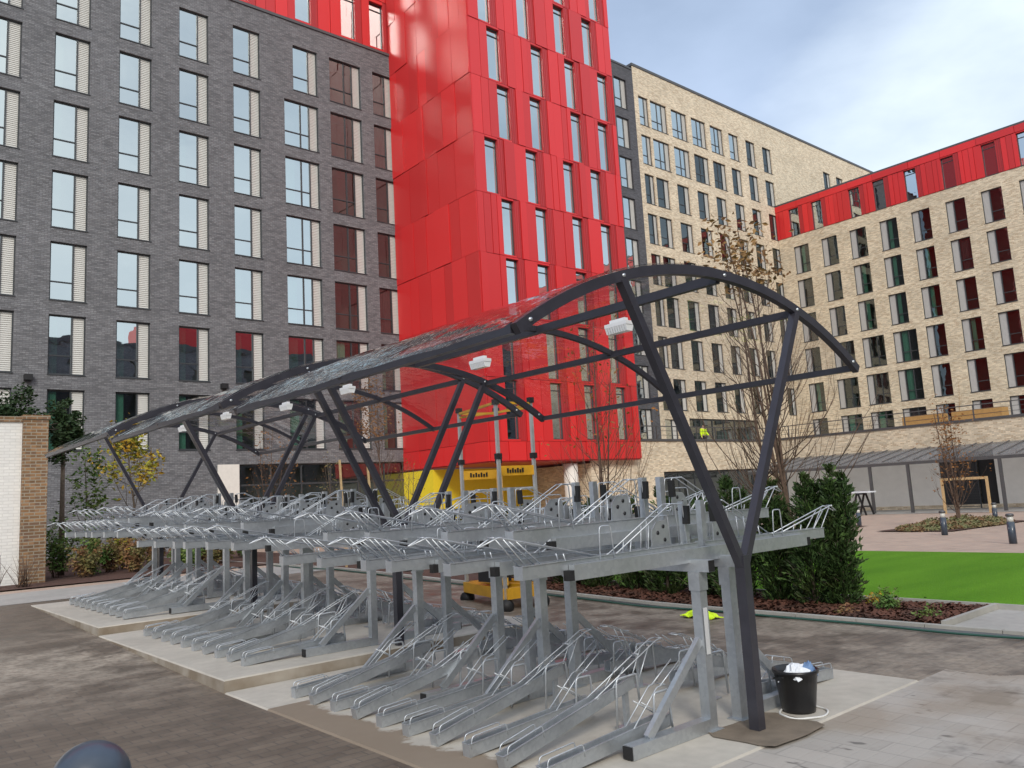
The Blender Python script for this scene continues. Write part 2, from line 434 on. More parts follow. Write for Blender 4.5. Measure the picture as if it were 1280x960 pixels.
# ================================================================== GROUND
def sheet(name, x0, x1, y0, y1, mat, dz, step=.5, kind='structure', hole=None):
    def cuts(a, b):
        k = [a]; v = math.floor(a/step)*step+step
        while v < b-1e-6: k.append(v); v += step
        return k+[b]
    xs, ys = cuts(x0, x1), cuts(y0, y1); m = MB()
    vs = [(x, y, gz(x, y)+dz) for y in ys for x in xs]; n = len(xs)
    fs = [(j*n+i, j*n+i+1, (j+1)*n+i+1, (j+1)*n+i) for j in range(len(ys)-1) for i in range(n-1)]
    m.add(vs, fs); o = m.build(name, mat); return tag(o, kind=kind)
def ground():
    def ax(a, b, far0, far1):
        k = [far0, far0/2.5 if far0 < a*2 else a-40]
        v = a
        while v <= b: k.append(v); v += .5
        return k+[b+60, far1]
    xs = ax(-6, 48, -500, 700); ys = ax(-14, 38, -500, 700)
    xs = sorted(set(xs)); ys = sorted(set(ys))
    m = MB(); n = len(xs)
    vs = [(x, y, gz(x, y)) for y in ys for x in xs]
    fs = [(j*n+i, j*n+i+1, (j+1)*n+i+1, (j+1)*n+i) for j in range(len(ys)-1) for i in range(n-1)]
    m.add(vs, fs); tag(m.build('ground', M['paving']), kind='structure')
ground()
# concrete pads (lowest is flush, the next two step up)
def pad(x0, x1, y0, y1, z0, z1):
    m = MB(); c = .012
    b = [(x0,y0),(x1,y0),(x1,y1),(x0,y1)]; t = [(x0+c,y0+c),(x1-c,y0+c),(x1-c,y1-c),(x0+c,y1-c)]
    m.add([(x, y, z0) for x, y in b]+[(x, y, z1-c) for x, y in b]+[(x, y, z1) for x, y in t],
          [(8,9,10,11)]+[(i, (i+1)%4, 4+(i+1)%4, 4+i) for i in range(4)]+[(4+i, 4+(i+1)%4, 8+(i+1)%4, 8+i) for i in range(4)])
    return tag(m.build('concrete_pad', M['pad']), kind='structure')
pad(2.85, 6.62, 3.05, 7.52, -.1, .012)
pad(2.85, 6.72, 7.525, 11.86, -.1, .118)
pad(2.85, 6.82, 11.865, 16.35, -.1, .225)
sheet('pale_path', 2.2, 9, 16.9, 19.6, M['path_slab'], .005)
# dug patch round the near post
m = MB(); pts = []
for k in range(22):
    a = 2*math.pi*k/22; r = .27+.012*math.sin(3*a)+.012*rng.random(); q = max(abs(math.cos(a)), abs(math.sin(a)))
    pts.append((4.78+r*math.cos(a)/q*1.25, 3.22+r*math.sin(a)/q*.9, .018))
m.add(pts, [tuple(range(22))]); tag(m.build('sand_patch', M['sand']), kind='structure')
# drain, kerb, beds, lawn
sheet('drain', 8.78, 8.92, -14, 30, M['drain'], .006)
m = MB()
for k in range(60):
    y0 = -5+k*.75; y1 = y0+.742; a = gz(8.98, y0); b = gz(8.98, y1)
    m.add([(8.95,y0,a-.05),(9.03,y0,a-.05),(9.03,y1,b-.05),(8.95,y1,b-.05),(8.95,y0,a+.035),(9.03,y0,a+.035),(9.03,y1,b+.035),(8.95,y1,b+.035)],
          [(4,5,6,7),(0,1,5,4),(1,2,6,5),(2,3,7,6),(3,0,4,7)])
tag(m.build('kerb', M['kerb']), kind='structure')
sheet('planting_bed', 9.03, 10.46, 3.86, 22, M['soil'], .02, .25)
sheet('side_path', 9.03, 18.3, -2, 3.80, M['path_slab'], .008)
m = MB(); m.beam((9.03, 3.83, .02), (10.5, 3.83, .02), .05, .10)
tag(m.build('bed_edging', M['kerb']), kind='structure')
sheet('lawn', 10.50, 18.3, -12, 12.6, M['lawn'], .018, .5)
m = MB(); m.beam((10.48, -2, .005), (10.48, 12.6, .06), .04, .08)
tag(m.build('lawn_edging', M['kerb']), kind='structure')
sheet('planting_bed', 1.2, 12.5, 20.4, 35.2, M['soil'], .03, .5)
sheet('far_bed', 14.5, 22, 22, 26, M['soil'], .03, .5)
sheet('far_bed', 26.2, 33, 10.5, 12.9, M['soil'], .03, .5)
sheet('far_bed', 22, 30, 15.0, 18.5, M['soil'], .03, .5)
sheet('gravel_strip', 41.0, 45.9, -10, 28, M['path_slab'], .01, .5)

# bark chips on the near bed
def chips(name, x0, x1, y0, y1, n, s):
    m = MB(); r = random.Random(3)
    for _ in range(n):
        x = r.uniform(x0, x1); y = y0+(y1-y0)*r.random()**1.5; z = gz(x, y)+.03+r.random()*.02; a = r.random()*6.3
        l = s*r.uniform(.5, 1.4); w = l*.4; tx = Vector((math.cos(a), math.sin(a), r.uniform(-.5,.5))); ty = Vector((-math.sin(a), math.cos(a), r.uniform(-.5,.5)))
        p = Vector((x, y, z)); m.add([p-tx*l-ty*w, p+tx*l-ty*w, p+tx*l+ty*w, p-tx*l+ty*w], [(0,1,2,3)])
    return tag(m.build(name, M['chip']), kind='stuff')
chips('bark_mulch', 9.06, 10.43, 3.9, 12, 9000, .032)

# ================================================================== BUILDINGS
def xf(loc, rot):
    m = Matrix.Translation(loc) @ Matrix.Rotation(rot, 4, 'Z')
    return lambda p: m @ Vector(p)
def wall(name, parent, loc, rot, x0, x1, z0, z1, ops, mat, depth=.22, room=1.0):
    """facade sheet with real openings, reveals and a dark room behind each"""
    m = MB(xf(loc, rot))
    xs = sorted(set([x0, x1]+[o[0] for o in ops]+[o[1] for o in ops])); zs = sorted(set([z0, z1]+[o[2] for o in ops]+[o[3] for o in ops]))
    xs = [x for x in xs if x0 <= x <= x1]; zs = [z for z in zs if z0 <= z <= z1]
    idx = {}
    def V(x, z):
        if (x, z) not in idx: idx[(x, z)] = len(m.v); m.v.append(Vector((x, 0, z)))
        return idx[(x, z)]
    for j in range(len(zs)-1):
        zc = (zs[j]+zs[j+1])/2; row = [o for o in ops if o[2] < zc < o[3]]
        i = 0
        while i < len(xs)-1:
            xc = (xs[i]+xs[i+1])/2
            if not any(o[0] < xc < o[1] for o in row):
                k = i
                while k+1 < len(xs)-1 and not any(o[0] < (xs[k+1]+xs[k+2])/2 < o[1] for o in row): k += 1
                m.f.append([V(xs[i], zs[j]), V(xs[k+1], zs[j]), V(xs[k+1], zs[j+1]), V(xs[i], zs[j+1])]); m.m.append(0); m.sm.append(False)
                i = k+1
            else: i += 1
    for a, b, c, d in ops:
        D = depth
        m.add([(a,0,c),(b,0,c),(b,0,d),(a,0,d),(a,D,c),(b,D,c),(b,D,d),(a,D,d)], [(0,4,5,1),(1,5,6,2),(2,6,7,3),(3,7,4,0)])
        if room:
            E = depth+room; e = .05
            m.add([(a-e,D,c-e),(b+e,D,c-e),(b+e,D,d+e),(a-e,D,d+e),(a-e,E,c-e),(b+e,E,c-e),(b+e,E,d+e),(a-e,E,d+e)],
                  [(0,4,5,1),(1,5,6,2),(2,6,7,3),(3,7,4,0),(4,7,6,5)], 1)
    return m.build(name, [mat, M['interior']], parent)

WC = {}
def window_meshes(w, h, gl, left, mull, transom, curt, gmat='glass'):
    """local frame: x along the facade, y inwards, z up. gl = glazed width, louvre fills the rest"""
    key = (round(w,2), round(h,2), round(gl,2), left, mull, transom, curt, gmat)
    if key in WC: return WC[key]
    f = .05; m = MB(); y0, y1 = .10, .17
    g0, g1 = (w-gl, w) if left else (0, gl)
    m.box((0,y0,0), (f,y1,h)); m.box((w-f,y0,0), (w,y1,h)); m.box((f,y0,0), (w-f,y1,f)); m.box((f,y0,h-f), (w-f,y1,h))
    if gl < w-.01: xm = g0 if left else g1; m.box((xm-f/2,y0-.01,f), (xm+f/2,y1,h-f))
    if transom: m.box((g0+f/2,y0+.004,h*transom), (g1-f/2,y1-.01,h*transom+f))
    if mull: xm = g0+(g1-g0)*mull; m.box((xm-f*.7,y0+.006,f), (xm+f*.7,y1-.012,h-f))
    m.box((-.02,-.03,-.04), (w+.02,y0,-.002))
    fr = m.mesh('window', M['frame'])
    m = MB(); m.add([(g0+f/2,.14,f*.7),(g1-f/2,.14,f*.7),(g1-f/2,.14,h-f*.7),(g0+f/2,.14,h-f*.7)], [(0,1,2,3)]); pane = m.mesh('pane', M[gmat])
    lv = None
    if gl < w-.01:
        a, b = (f, g0-f/2) if left else (g1+f/2, w-f)
        m = MB(); n = int(h/.085)
        m.box((a,.155,f), (b,.165,h-f))
        for i in range(n):
            z = f+(h-2*f)*(i+.1)/n; dz = (h-2*f)/n
            m.add([(a,.128,z),(b,.128,z),(b,.152,z+dz*.85),(a,.152,z+dz*.85)], [(0,1,2,3)])
            m.add([(a,.128,z),(a,.152,z-.006),(b,.152,z-.006),(b,.128,z)], [(0,1,2,3)])
        lv = m.mesh('louvre_panel', M['louvre_grey'] if left else M['louvre'])
    cu = None
    if curt:
        m = MB(); a, b = g0+.06, g0+(g1-g0)*(.42 if curt != 'dark' else .95); n = 22; vs = []
        for i in range(n+1):
            x = a+(b-a)*i/n; y = .24+.03*math.sin(i*1.9); vs += [(x,y,.04),(x,y,h-.06)]
        m.add(vs, [(2*i,2*i+2,2*i+3,2*i+1) for i in range(n)], 0, True)
        cu = m.mesh('curtain', M['curtain_green'] if curt == 'green' else M['curtain_reflection'])
    WC[key] = (fr, pane, lv, cu); return WC[key]
def put_window(parent, T_loc, rot, x, z, w, h, gl, left=False, mull=0, transom=.31, curt=None, gmat='glass'):
    fr, pane, lv, cu = window_meshes(w, h, gl, left, mull, transom, curt, gmat)
    o = bpy.data.objects.new('window', fr); COL.objects.link(o)
    o.location = xf(T_loc, rot)((x, 0, z)); o.rotation_euler = (0, 0, rot); attach(o, parent)
    for nm, me in (('pane', pane), ('louvre_panel', lv), ('curtain', cu)):
        if me: c = bpy.data.objects.new(nm, me); COL.objects.link(c); c.parent = o
    return o

# ---- grey brick block (left)
GB = thing('grey_brick_building', 'dark grey brick residential block filling the left, with tall windows and pale louvre panels', 'building', (12, 35.48, 0))
L0 = Vector((0, 35.48, 0))
ops = []; wins = []
cols = [(1.52, 1.34, .85), (4.04, 1.34, .85), (6.56, 1.34, .85), (9.04, 1.34, .85), (11.56, 1.34, .85), (14.06, 1.34, .85), (16.62, 1.84, 1.35), (19.14, 1.84, 1.34), (21.70, 1.30, .78)]
for ci, (x, w, g) in enumerate(cols):
    for r in range(-1, 6):
        xx, ww, gg = x, w, g
        if ci == 6 and r == -1: xx, ww, gg = 17.12, 1.34, .85
        zt = 21.78-3*r; zb = zt-2.4
        ops.append((xx, xx+ww, zb, zt))
        cu = 'green' if (r >= 4 or rng.random() < .25) else None
        if ci >= 7 and r < 4: cu = 'dark' if rng.random() < .5 else None  # plum sheets imitate the tower mirrored in the columns beside it
        wins.append((xx, zb, ww, 2.4, gg, (.66 if ww > 1.5 else 0), cu))
gl_op = (14.2, 23.2, .3, 3.72)
wall('wall', GB, L0, 0, -22, 23.45, -.6, 26.0, ops+[gl_op], M['grey_brick'])
for x, zb, w, h, g, mu, cu in wins: put_window(GB, L0, 0, x, zb, w, h, g, False, mu, .31, cu, 'glass_mid' if x > 19 or zb < 6 else 'glass')
# ground-floor glazing
f = MB(); x0, x1, z0, z1 = gl_op
for k in range(7):
    x = x0+(x1-x0)*k/6; f.box((x-.035, 35.60, z0), (x+.035, 35.68, z1))
f.box((x0,35.602,z1-.07), (x1,35.678,z1)); f.box((x0,35.602,z0), (x1,35.678,z0+.1)); f.box((x0,35.602,2.75), (x1,35.678,2.83))
gw = f.build('glazed_front', M['frame'], GB)
f = MB(); f.add([(x0,35.64,z0),(x1,35.64,z0),(x1,35.64,z1),(x0,35.64,z1)], [(0,1,2,3)]); f.build('pane', M['glass_dim'], gw)
f = MB(); f.box((13.2,35.40,-.1), (14.15,35.47,3.72)); f.build('white_panel', M['column_white'], GB)
f = MB(); f.box((-22.1,35.42,26.0), (23.45,35.9,26.14)); f.build('coping', M['coping'], GB)
f = MB(); f.box((-22,35.5,-.5), (-21.7,48,26)); f.box((-22,35.8,25.7), (23.4,48,25.9)); f.build('roof', M['coping'], GB)
for x in (5.89, 13.49):
    o = MB().box((x-.14,35.22,7.08), (x+.14,35.475,7.30)).box((x-.06,35.3,7.02), (x+.06,35.42,7.08)).build('wall_light', M['black_metal'], None, (x, 35.475, 7.2))
    tag(o, ('small black wall light on the grey brick above the white brick wall' if x < 9 else 'small black wall light on the grey brick above the roof of the middle bike shelter'), 'wall light', 'black wall lights on the grey brick')

# ---- red cladding generator
def cladding(name, parent, loc, rot, x0, x1, z0, z1, bands, ops, seed, pw=(.35, .85), proud=.05, shift=0.0):
    """panels as separate shallow plates with open joints; a perforated plate beside each window"""
    r = random.Random(seed); m = MB(xf(loc, rot)); j = .022
    for k in range(len(bands)-1):
        b0, b1 = bands[k], bands[k+1]
        ow = sorted([o for o in ops if b0-.05 < (o[2]+o[3])/2 < b1+.05])
        segs = []; x = x0; perf = []
        for o in ow:
            segs.append((x, o[0])); x = o[1]
            if o[1]+.42 < x1: perf.append((o[1], o[1]+.40)); x = o[1]+.40
        segs.append((x, x1))
        for a, b in segs:
            t = a
            while t < b-.02:
                w = r.uniform(*pw)
                if b-t-w < .25: w = b-t
                d = proud+r.choice((0, 0, .02, .035)); y1 = -d
                m.box((t+j/2, y1, b0+j/2), (t+w-j/2, -.004, b1-j/2)); t += w
        for a, b in perf:
            m.box((a+j/2, -.028, b0+j/2), (b-j/2, -.004, b1-j/2), 1)
            n = 3
            for q in range(n): xx = a+(b-a)*(q+.5)/n; m.box((xx-.02, -.05, b0+.05), (xx+.02, -.029, b1-.05), 1)
        for o in ow:       # plates above and below the opening
            if b1-o[3] > .03: m.box((o[0], -proud, o[3]+.004), (o[1], -.004, b1-j/2))
            if o[2]-b0 > .03: m.box((o[0], -proud, b0+j/2), (o[1], -.004, o[2]-.004))
    return m.build(name, [M['red'], M['red_perf']], parent)

# upper red storeys over the grey block
ops = [(o, o+.86, 26.35, 29.0) for o in (14.0, 17.35, 19.95, 21.7)]+[(o, o+.86, 29.4, 32.0) for o in (15.0, 18.1, 20.6)]+[(o, o+.86, 26.35, 29.0) for o in (-8, -3.2, 1.5, 5.5, 9.6)]
RU = thing('red_roof_storey', 'red clad top storeys set on the dark grey brick block', 'building', (12, 35.7, 26.14))
wall('wall', RU, (0,35.62,0), 0, -22, 23.4, 26.14, 35, ops, M['red_perf'], .12)
cladding('cladding', RU, (0,35.62,0), 0, -22, 23.4, 26.14, 35, [26.2, 29.2, 32.2, 35], ops, 5)
for a, b, c, d in ops: put_window(RU, (0,35.62,0), 0, a, c, b-a, d-c, b-a, False, 0, .84)

# ---- red tower
TW = thing('red_tower', 'tall glossy red clad tower with narrow staggered windows, raised over a yellow undercroft', 'building', (28, 31, 0))
seams = [3.25, 4.15, 7.1, 10.05, 13.0, 15.95, 18.9, 21.85, 24.8, 27.75, 30.7, 33.65, 36.6]
TX = {24.8: (24.0, 26.92, 29.28, 31.85), 21.85: (24.47, 26.62, 29.5, 31.6), 18.9: (23.5, 26.12, 28.68, 30.75), 15.95: (24.33, 26.55, 29.1, 31.25),
      13.0: (24.42, 26.46, 29.1, 31.5), 10.05: (23.9, 26.75, 29.0, 31.2), 7.1: (23.94, 26.8, 29.1, 31.46), 27.75: (23.5, 26.1, 28.7, 30.85),
      30.7: (24.4, 27.0, 28.85, 31.6), 33.65: (23.9, 26.3, 29.3, 31.2)}
ops = []
for zt, xs in TX.items():
    for x in xs: ops.append((x, x+.78, zt-2.86 if zt > 4.2 else zt-2.7, zt-.10))
CX, CY, FX, BY = 22.85, 28.48, 33.1, 35.5
wall('wall', TW, (0,CY,0), 0, CX, FX, 3.25, 36.6, ops, M['red_perf'], .14, .8)
cladding('cladding', TW, (0,CY,0), 0, CX, FX, 3.25, 36.6, seams, ops, 11, (.35, .8))
TL = (CX, BY, 0)    # left flank: local x runs from the back (Y=BY) to the corner
wall('wall', TW, TL, R(-90), 0, BY-CY, 3.25, 36.6, [], M['red_perf'], .1)
cladding('side_cladding', TW, TL, R(-90), 0, BY-CY+.05, 3.25, 36.6, [z for z in seams], [], 23, (.55, 1.6), .05)
wall('wall', TW, (FX, CY, 0), R(90), 0, 8, 3.25, 36.6, [], M['red'], .1)
MB().box((CX+.01,CY+.01,3.2), (FX-.01,BY+2,3.262)).build('soffit', M['red_perf'], TW)
MB().box((CX,CY+.3,36.3), (FX,BY+2,36.5)).build('roof', M['coping'], TW)
for a, b, c, d in ops:
    o = put_window(TW, (0,CY,0), 0, a, c, b-a, d-c, b-a, False, 0, .86, 'green' if c < 7 else None)
m = MB(); m.lathe((28.45, 29.1, -.3), [(.36,0),(.36,3.39)], 28); m.build('round_column', M['column_white'], TW)
# undercroft
UC = thing('yellow_undercroft_wall', 'bright yellow wall recessed beneath the red tower beside the grey brick', 'wall', (25, 33, 0))
MB().box((CX+.02,33.0,-.4), (29.6,33.2,3.15)).box((CX+.02,33.2,-.4), (CX+.2,35.7,3.15)).build('wall', M['yellow_wall'], UC)

# ---- long beige block behind, with its grey strip
LB = thing('beige_brick_building', 'long pale beige brick block behind the red tower, with a dark grey end strip', 'building', (60, 36.9, 0))
LL = (0, 36.9, 0); P = 3.09
ops = []; spec = []
cx = [(45.75, 1.1, .7, 0), (47.1, 1.95, 1.4, .62), (49.6, 1.95, 1.4, .62), (52.15, 1.9, 1.35, .62), (54.65, 1.75, 1.25, .6), (57.25, 1.4, .85, 0), (59.75, 1.4, .85, 0), (62.3, 1.4, .85, 0)]
for i, (x, w, g, mu) in enumerate(cx):
    for r in range(0, 8):
        ww, gg, mm, xx = w, g, mu, x
        if r >= 2 and 1 <= i <= 3: ww, gg, mm = 1.5, .98, 0
        if r >= 2 and i == 4: ww, gg, mm = 1.4, .85, 0
        zt = 31.12-P*r; ops.append((xx, xx+ww, zt-2.3, zt)); spec.append((xx, zt-2.3, ww, 2.3, gg, mm, rng.choice((None, None, 'green', 'dark')) if r > 3 else None))
for r in range(0, 2):
    for x in (72.8, 75.3): zt = 31.2-P*r; ops.append((x, x+1.3, zt-2.3, zt)); spec.append((x, zt-2.3, 1.3, 2.3, .85, 0, None))
gop = (48.6, 57.3, 4.2, 6.62); sop = (45.8, 47.2, 4.2, 6.5)
wall('wall', LB, LL, 0, 45.25, 84, -.6, 33.35, ops+[gop, sop], M['beige_brick'])
for s in spec: put_window(LB, LL, 0, s[0], s[1], s[2], s[3], s[4], False, s[5], .3, s[6], 'glass' if (33-s[1])*1.7 + (s[0]-45)*.55 < 15 else 'glass_mid')  # glass swapped along a diagonal to imitate where the mirrored sky ends
put_window(LB, LL, 0, 45.8, 4.2, 1.4, 2.3, .85)
f = MB()
for k in range(7): x = gop[0]+(gop[1]-gop[0])*k/6; f.box((x-.05,37.0,gop[2]), (x+.05,37.08,gop[3]))
f.box((gop[0],37.002,6.5), (gop[1],37.078,6.62)); g_ = f.build('glazed_front', M['frame'], LB)
f = MB(); f.add([(gop[0],37.04,4.2),(gop[1],37.04,4.2),(gop[1],37.04,6.6),(gop[0],37.04,6.6)], [(0,1,2,3)]); f.build('pane', M['glass_dim'], g_)
ops = []
for r in range(9): zt = 31.9-P*r; ops.append((43.1, 44.45, zt-2.35, zt))
wall('grey_wall', LB, LL, 0, 33.0, 45.25, -.6, 32.95, ops, M['grey_brick_dark'])
for a, b, c, d in ops: put_window(LB, LL, 0, a, c, 1.35, 2.35, .8, False, 0, .3)
MB().box((45.2,36.84,33.35), (84.1,37.5,33.55)).build('coping', M['coping'], LB)
MB().box((33,36.85,32.95), (45.19,37.5,33.10)).build('coping', M['coping'], LB)
MB().box((33,37.5,32.6), (84,52,32.9)).box((83.8,37.1,-.5), (84,52,32.6)).build('roof', M['coping'], LB)

# ---- right-hand beige block with the red top storey (faces -X)
RB = thing('beige_wing_with_red_top', 'pale beige brick wing on the right with a bright red metal top storey', 'building', (63.4, 20, 0))
Yc = 36.85; RL = (63.4, Yc, 0)
ops = []; spec = []
ys = [35.52, 32.98, 30.50, 28.0, 25.50, 22.97, 20.50, 18.0, 15.5, 13.0, 10.5, 8.0]
for i, y in enumerate(ys):
    for r in range(0, 6):
        w = 1.38; x = Yc-y; g = .84
        if r >= 3 and 1 <= i <= 3: w, g = 1.8, 1.26
        zt = 21.66-3*r; ops.append((x, x+w, zt-2.4, zt)); spec.append((x, zt-2.4, w, 2.4, g, .5 if g > 1 else 0, rng.choice(('dark', None, 'green')) if i < 6 else None))
wall('wall', RB, RL, R(-90), 0, 50, -.8, 22.62, ops, M['beige_brick'])
for s in spec: put_window(RB, RL, R(-90), s[0], s[1], s[2], s[3], s[4], True, s[5], .3, s[6], 'glass_mid')
ops = [(Yc-y, Yc-y+.88, 22.66, 25.05) for y in (35.62, 33.5, 30.18, 28.15, 25.66, 22.9, 20.05, 17.75, 14.6, 12.2, 9.5, 6.8)]
wall('red_wall', RB, RL, R(-90), 0, 50, 22.62, 25.66, ops, M['red_perf'], .12)
cladding('cladding', RB, RL, R(-90), -.05, 50, 22.62, 25.1, [22.64, 25.12], ops, 31, (.28, .5), .05)
cladding('cladding', RB, RL, R(-90), -.05, 50, 25.1, 25.66, [25.13, 25.66], [], 32, (2, 3), .07)
for a, b, c, d in ops: put_window(RB, RL, R(-90), a, c, b-a, d-c, b-a, False, 0, .84)
wall('return_wall', RB, (63.4, Yc, 0), 0, 0, .01, 22.62, 25.66, [], M['red'], .1)
MB().box((63.33,-13.2,25.66), (64.0,Yc+.1,25.80)).build('coping', M['coping'], RB)
MB().box((64.0,-13,25.3), (78,Yc,25.5)).box((63.5,-13.2,-.5), (78,-13,25.5)).build('roof', M['coping'], RB)

# ---- podium: low beige wall carrying the terrace
PB = thing('beige_podium', 'low beige brick podium wall carrying the terrace in front of the beige blocks', 'wall', (46, 28.9, 0))
dop = (35.4, 45.5, -.3, 2.52)
wall('wall', PB, (0,28.9,0), 0, 29.7, 46, -.7, 4.2, [dop], M['beige_brick'], .25, 1.6)
wall('wall', PB, (46,28.9,0), R(-90), 0, 44, -.7, 4.2, [], M['beige_brick'])
wall('wall', PB, (29.7,36,0), R(-90), 0, 7.1, -.7, 3.08, [], M['beige_brick'])
MB().box((33.15,28.84,4.2), (46.06,29.2,4.33)).box((45.94,-15,4.2), (46.3,28.835,4.33)).build('coping', M['coping'], PB)
f = MB()
for k in range(8): x = 35.4+10.1*k/7; f.box((x-.04,29.02,-.3), (x+.04,29.1,2.52))
f.box((35.4,29.022,2.4), (45.5,29.098,2.52)); g_ = f.build('glazed_front', M['frame'], PB)
f = MB(); f.add([(35.4,29.06,-.3),(45.5,29.06,-.3),(45.5,29.06,2.5),(35.4,29.06,2.5)], [(0,1,2,3)]); f.build('pane', M['glass_dim'], g_)
MB().box((33.2,29.2,3.5), (46.3,36.89,3.7)).box((46.3,-15,3.5), (63.35,36.89,3.7)).build('terrace_floor', M['kerb'], PB)
f = MB(xf((0,0,0), 0))
rail = [(33.4, 29.02), (46.12, 29.02)]
f.beam((33.4,29.02,5.05), (46.12,29.02,5.05), .05, .05); f.beam((46.12,29.02,5.05), (46.12,-14,5.05), .05, .05)
for z in (4.55, 4.8): f.beam((33.4,29.02,z), (46.12,29.02,z), .02, .02); f.beam((46.12,29.02,z), (46.12,-14,z), .02, .02)
x = 33.4
while x < 46.1: f.box((x-.03,28.995,4.33), (x+.03,29.045,5.03)); x += 1.8
y = 27.5
while y > -14: f.box((46.095,y-.03,4.33), (46.145,y+.03,5.03)); y -= 1.8
tag(f.build('terrace_railing', M['coping'], None, (46.12, 29.02, 4.33)), 'thin dark metal railing along the top of the beige podium wall', 'railing')

# ---- canopy walkway and hoarding
CW = thing('covered_walkway', 'lean-to canopy with ribbed grey roof on slim dark posts along the podium wall', 'canopy', (42, 20, gz(42, 20)))
f = MB(); Y0, Y1 = 27.9, 0
f.add([(41.9,Y1,2.33),(45.95,Y1,3.02),(45.95,Y0,3.02),(41.9,Y0,2.33),(41.9,Y1,2.27),(45.95,Y1,2.96),(45.95,Y0,2.96),(41.9,Y0,2.27)],
      [(0,1,2,3),(7,6,5,4),(0,4,5,1),(3,2,6,7),(0,3,7,4),(1,5,6,2)])
f.build('roof', M['canopy_sheet'], CW); f = MB()
y = Y0-.3
while y > Y1: f.beam((41.9,y,2.355), (45.9,y,3.045), .07, .05); y -= .78
f.build('ribs', M['zinc'], CW)
f = MB(); f.beam((41.95,Y0,2.19), (41.95,Y1,2.19), .12, .15); f.build('front_beam', M['coping'], CW)
for y in (25.5, 20.57, 17.3, 14.35, 9.5, 5, 0.3):
    if y == 17.3: y = 18.6
    MB().box((41.9,y-.07,gz(42,y)-.05), (42.02,y+.07,2.12)).build('post', M['coping'], CW)
HB = thing('hoarding', 'off-white boarded wall under the dark canopy walkway', 'hoarding', (45.7, 20, gz(45.7, 20)))
f = MB()
for a, b in ((27.9, 22.4), (22.38, 18.6), (15.9, 12.0), (11.98, 8), (7.98, 4), (3.98, 0)):
    MB().box((45.7,b,-.12), (45.85,a-.02,2.9)).build('board', M['white_board'], HB)
f = MB(); f.box((45.68,0,-.3), (45.9,28,-.10)); f.build('plinth', M['beige_brick'], HB)
SD = thing('louvred_door', 'dark grey slatted door between the off-white boards under the canopy', 'door', (45.7, 17.6, gz(45.7, 17.6)))
f = MB(); f.box((45.74,16.75,-.3), (45.8,18.58,2.6)); f.box((45.66,16.72,-.3),(45.7,16.78,2.6)); z = -.2
while z < 2.55: f.beam((45.70,16.8,z), (45.70,18.53,z), .05, .03); z += .13
f.build('slatted_leaf', M['frame'], SD)
f = MB(); f.box((45.86,15.92,-.3), (45.94,16.74,2.6)); f.build('opening_shade_panel', M['black_metal'], SD)  # solid black panel stands in for the shade inside the opening

# ---- block across the courtyard, behind the viewer (seen in the window reflections)
OB = thing('opposite_building', 'grey and red block across the courtyard, seen only mirrored in the lower windows', 'building', (25, -24, 0))
ops = []
for i in range(22):
    for r in range(6): ops.append((3+i*3.2, 4.3+i*3.2, 1.5+3*r, 3.9+3*r))
wall('wall', OB, (75,-24,0), R(180), 0, 75, -1, 20.6, ops[:132], M['grey_brick'], .2, .5)
MB().box((0,-36,20.6), (75,-23.9,21.2)).build('parapet', M['coping'], OB)
MB().box((28,-34,21.2), (75,-24.5,24.5)).build('penthouse', M['red'], OB)

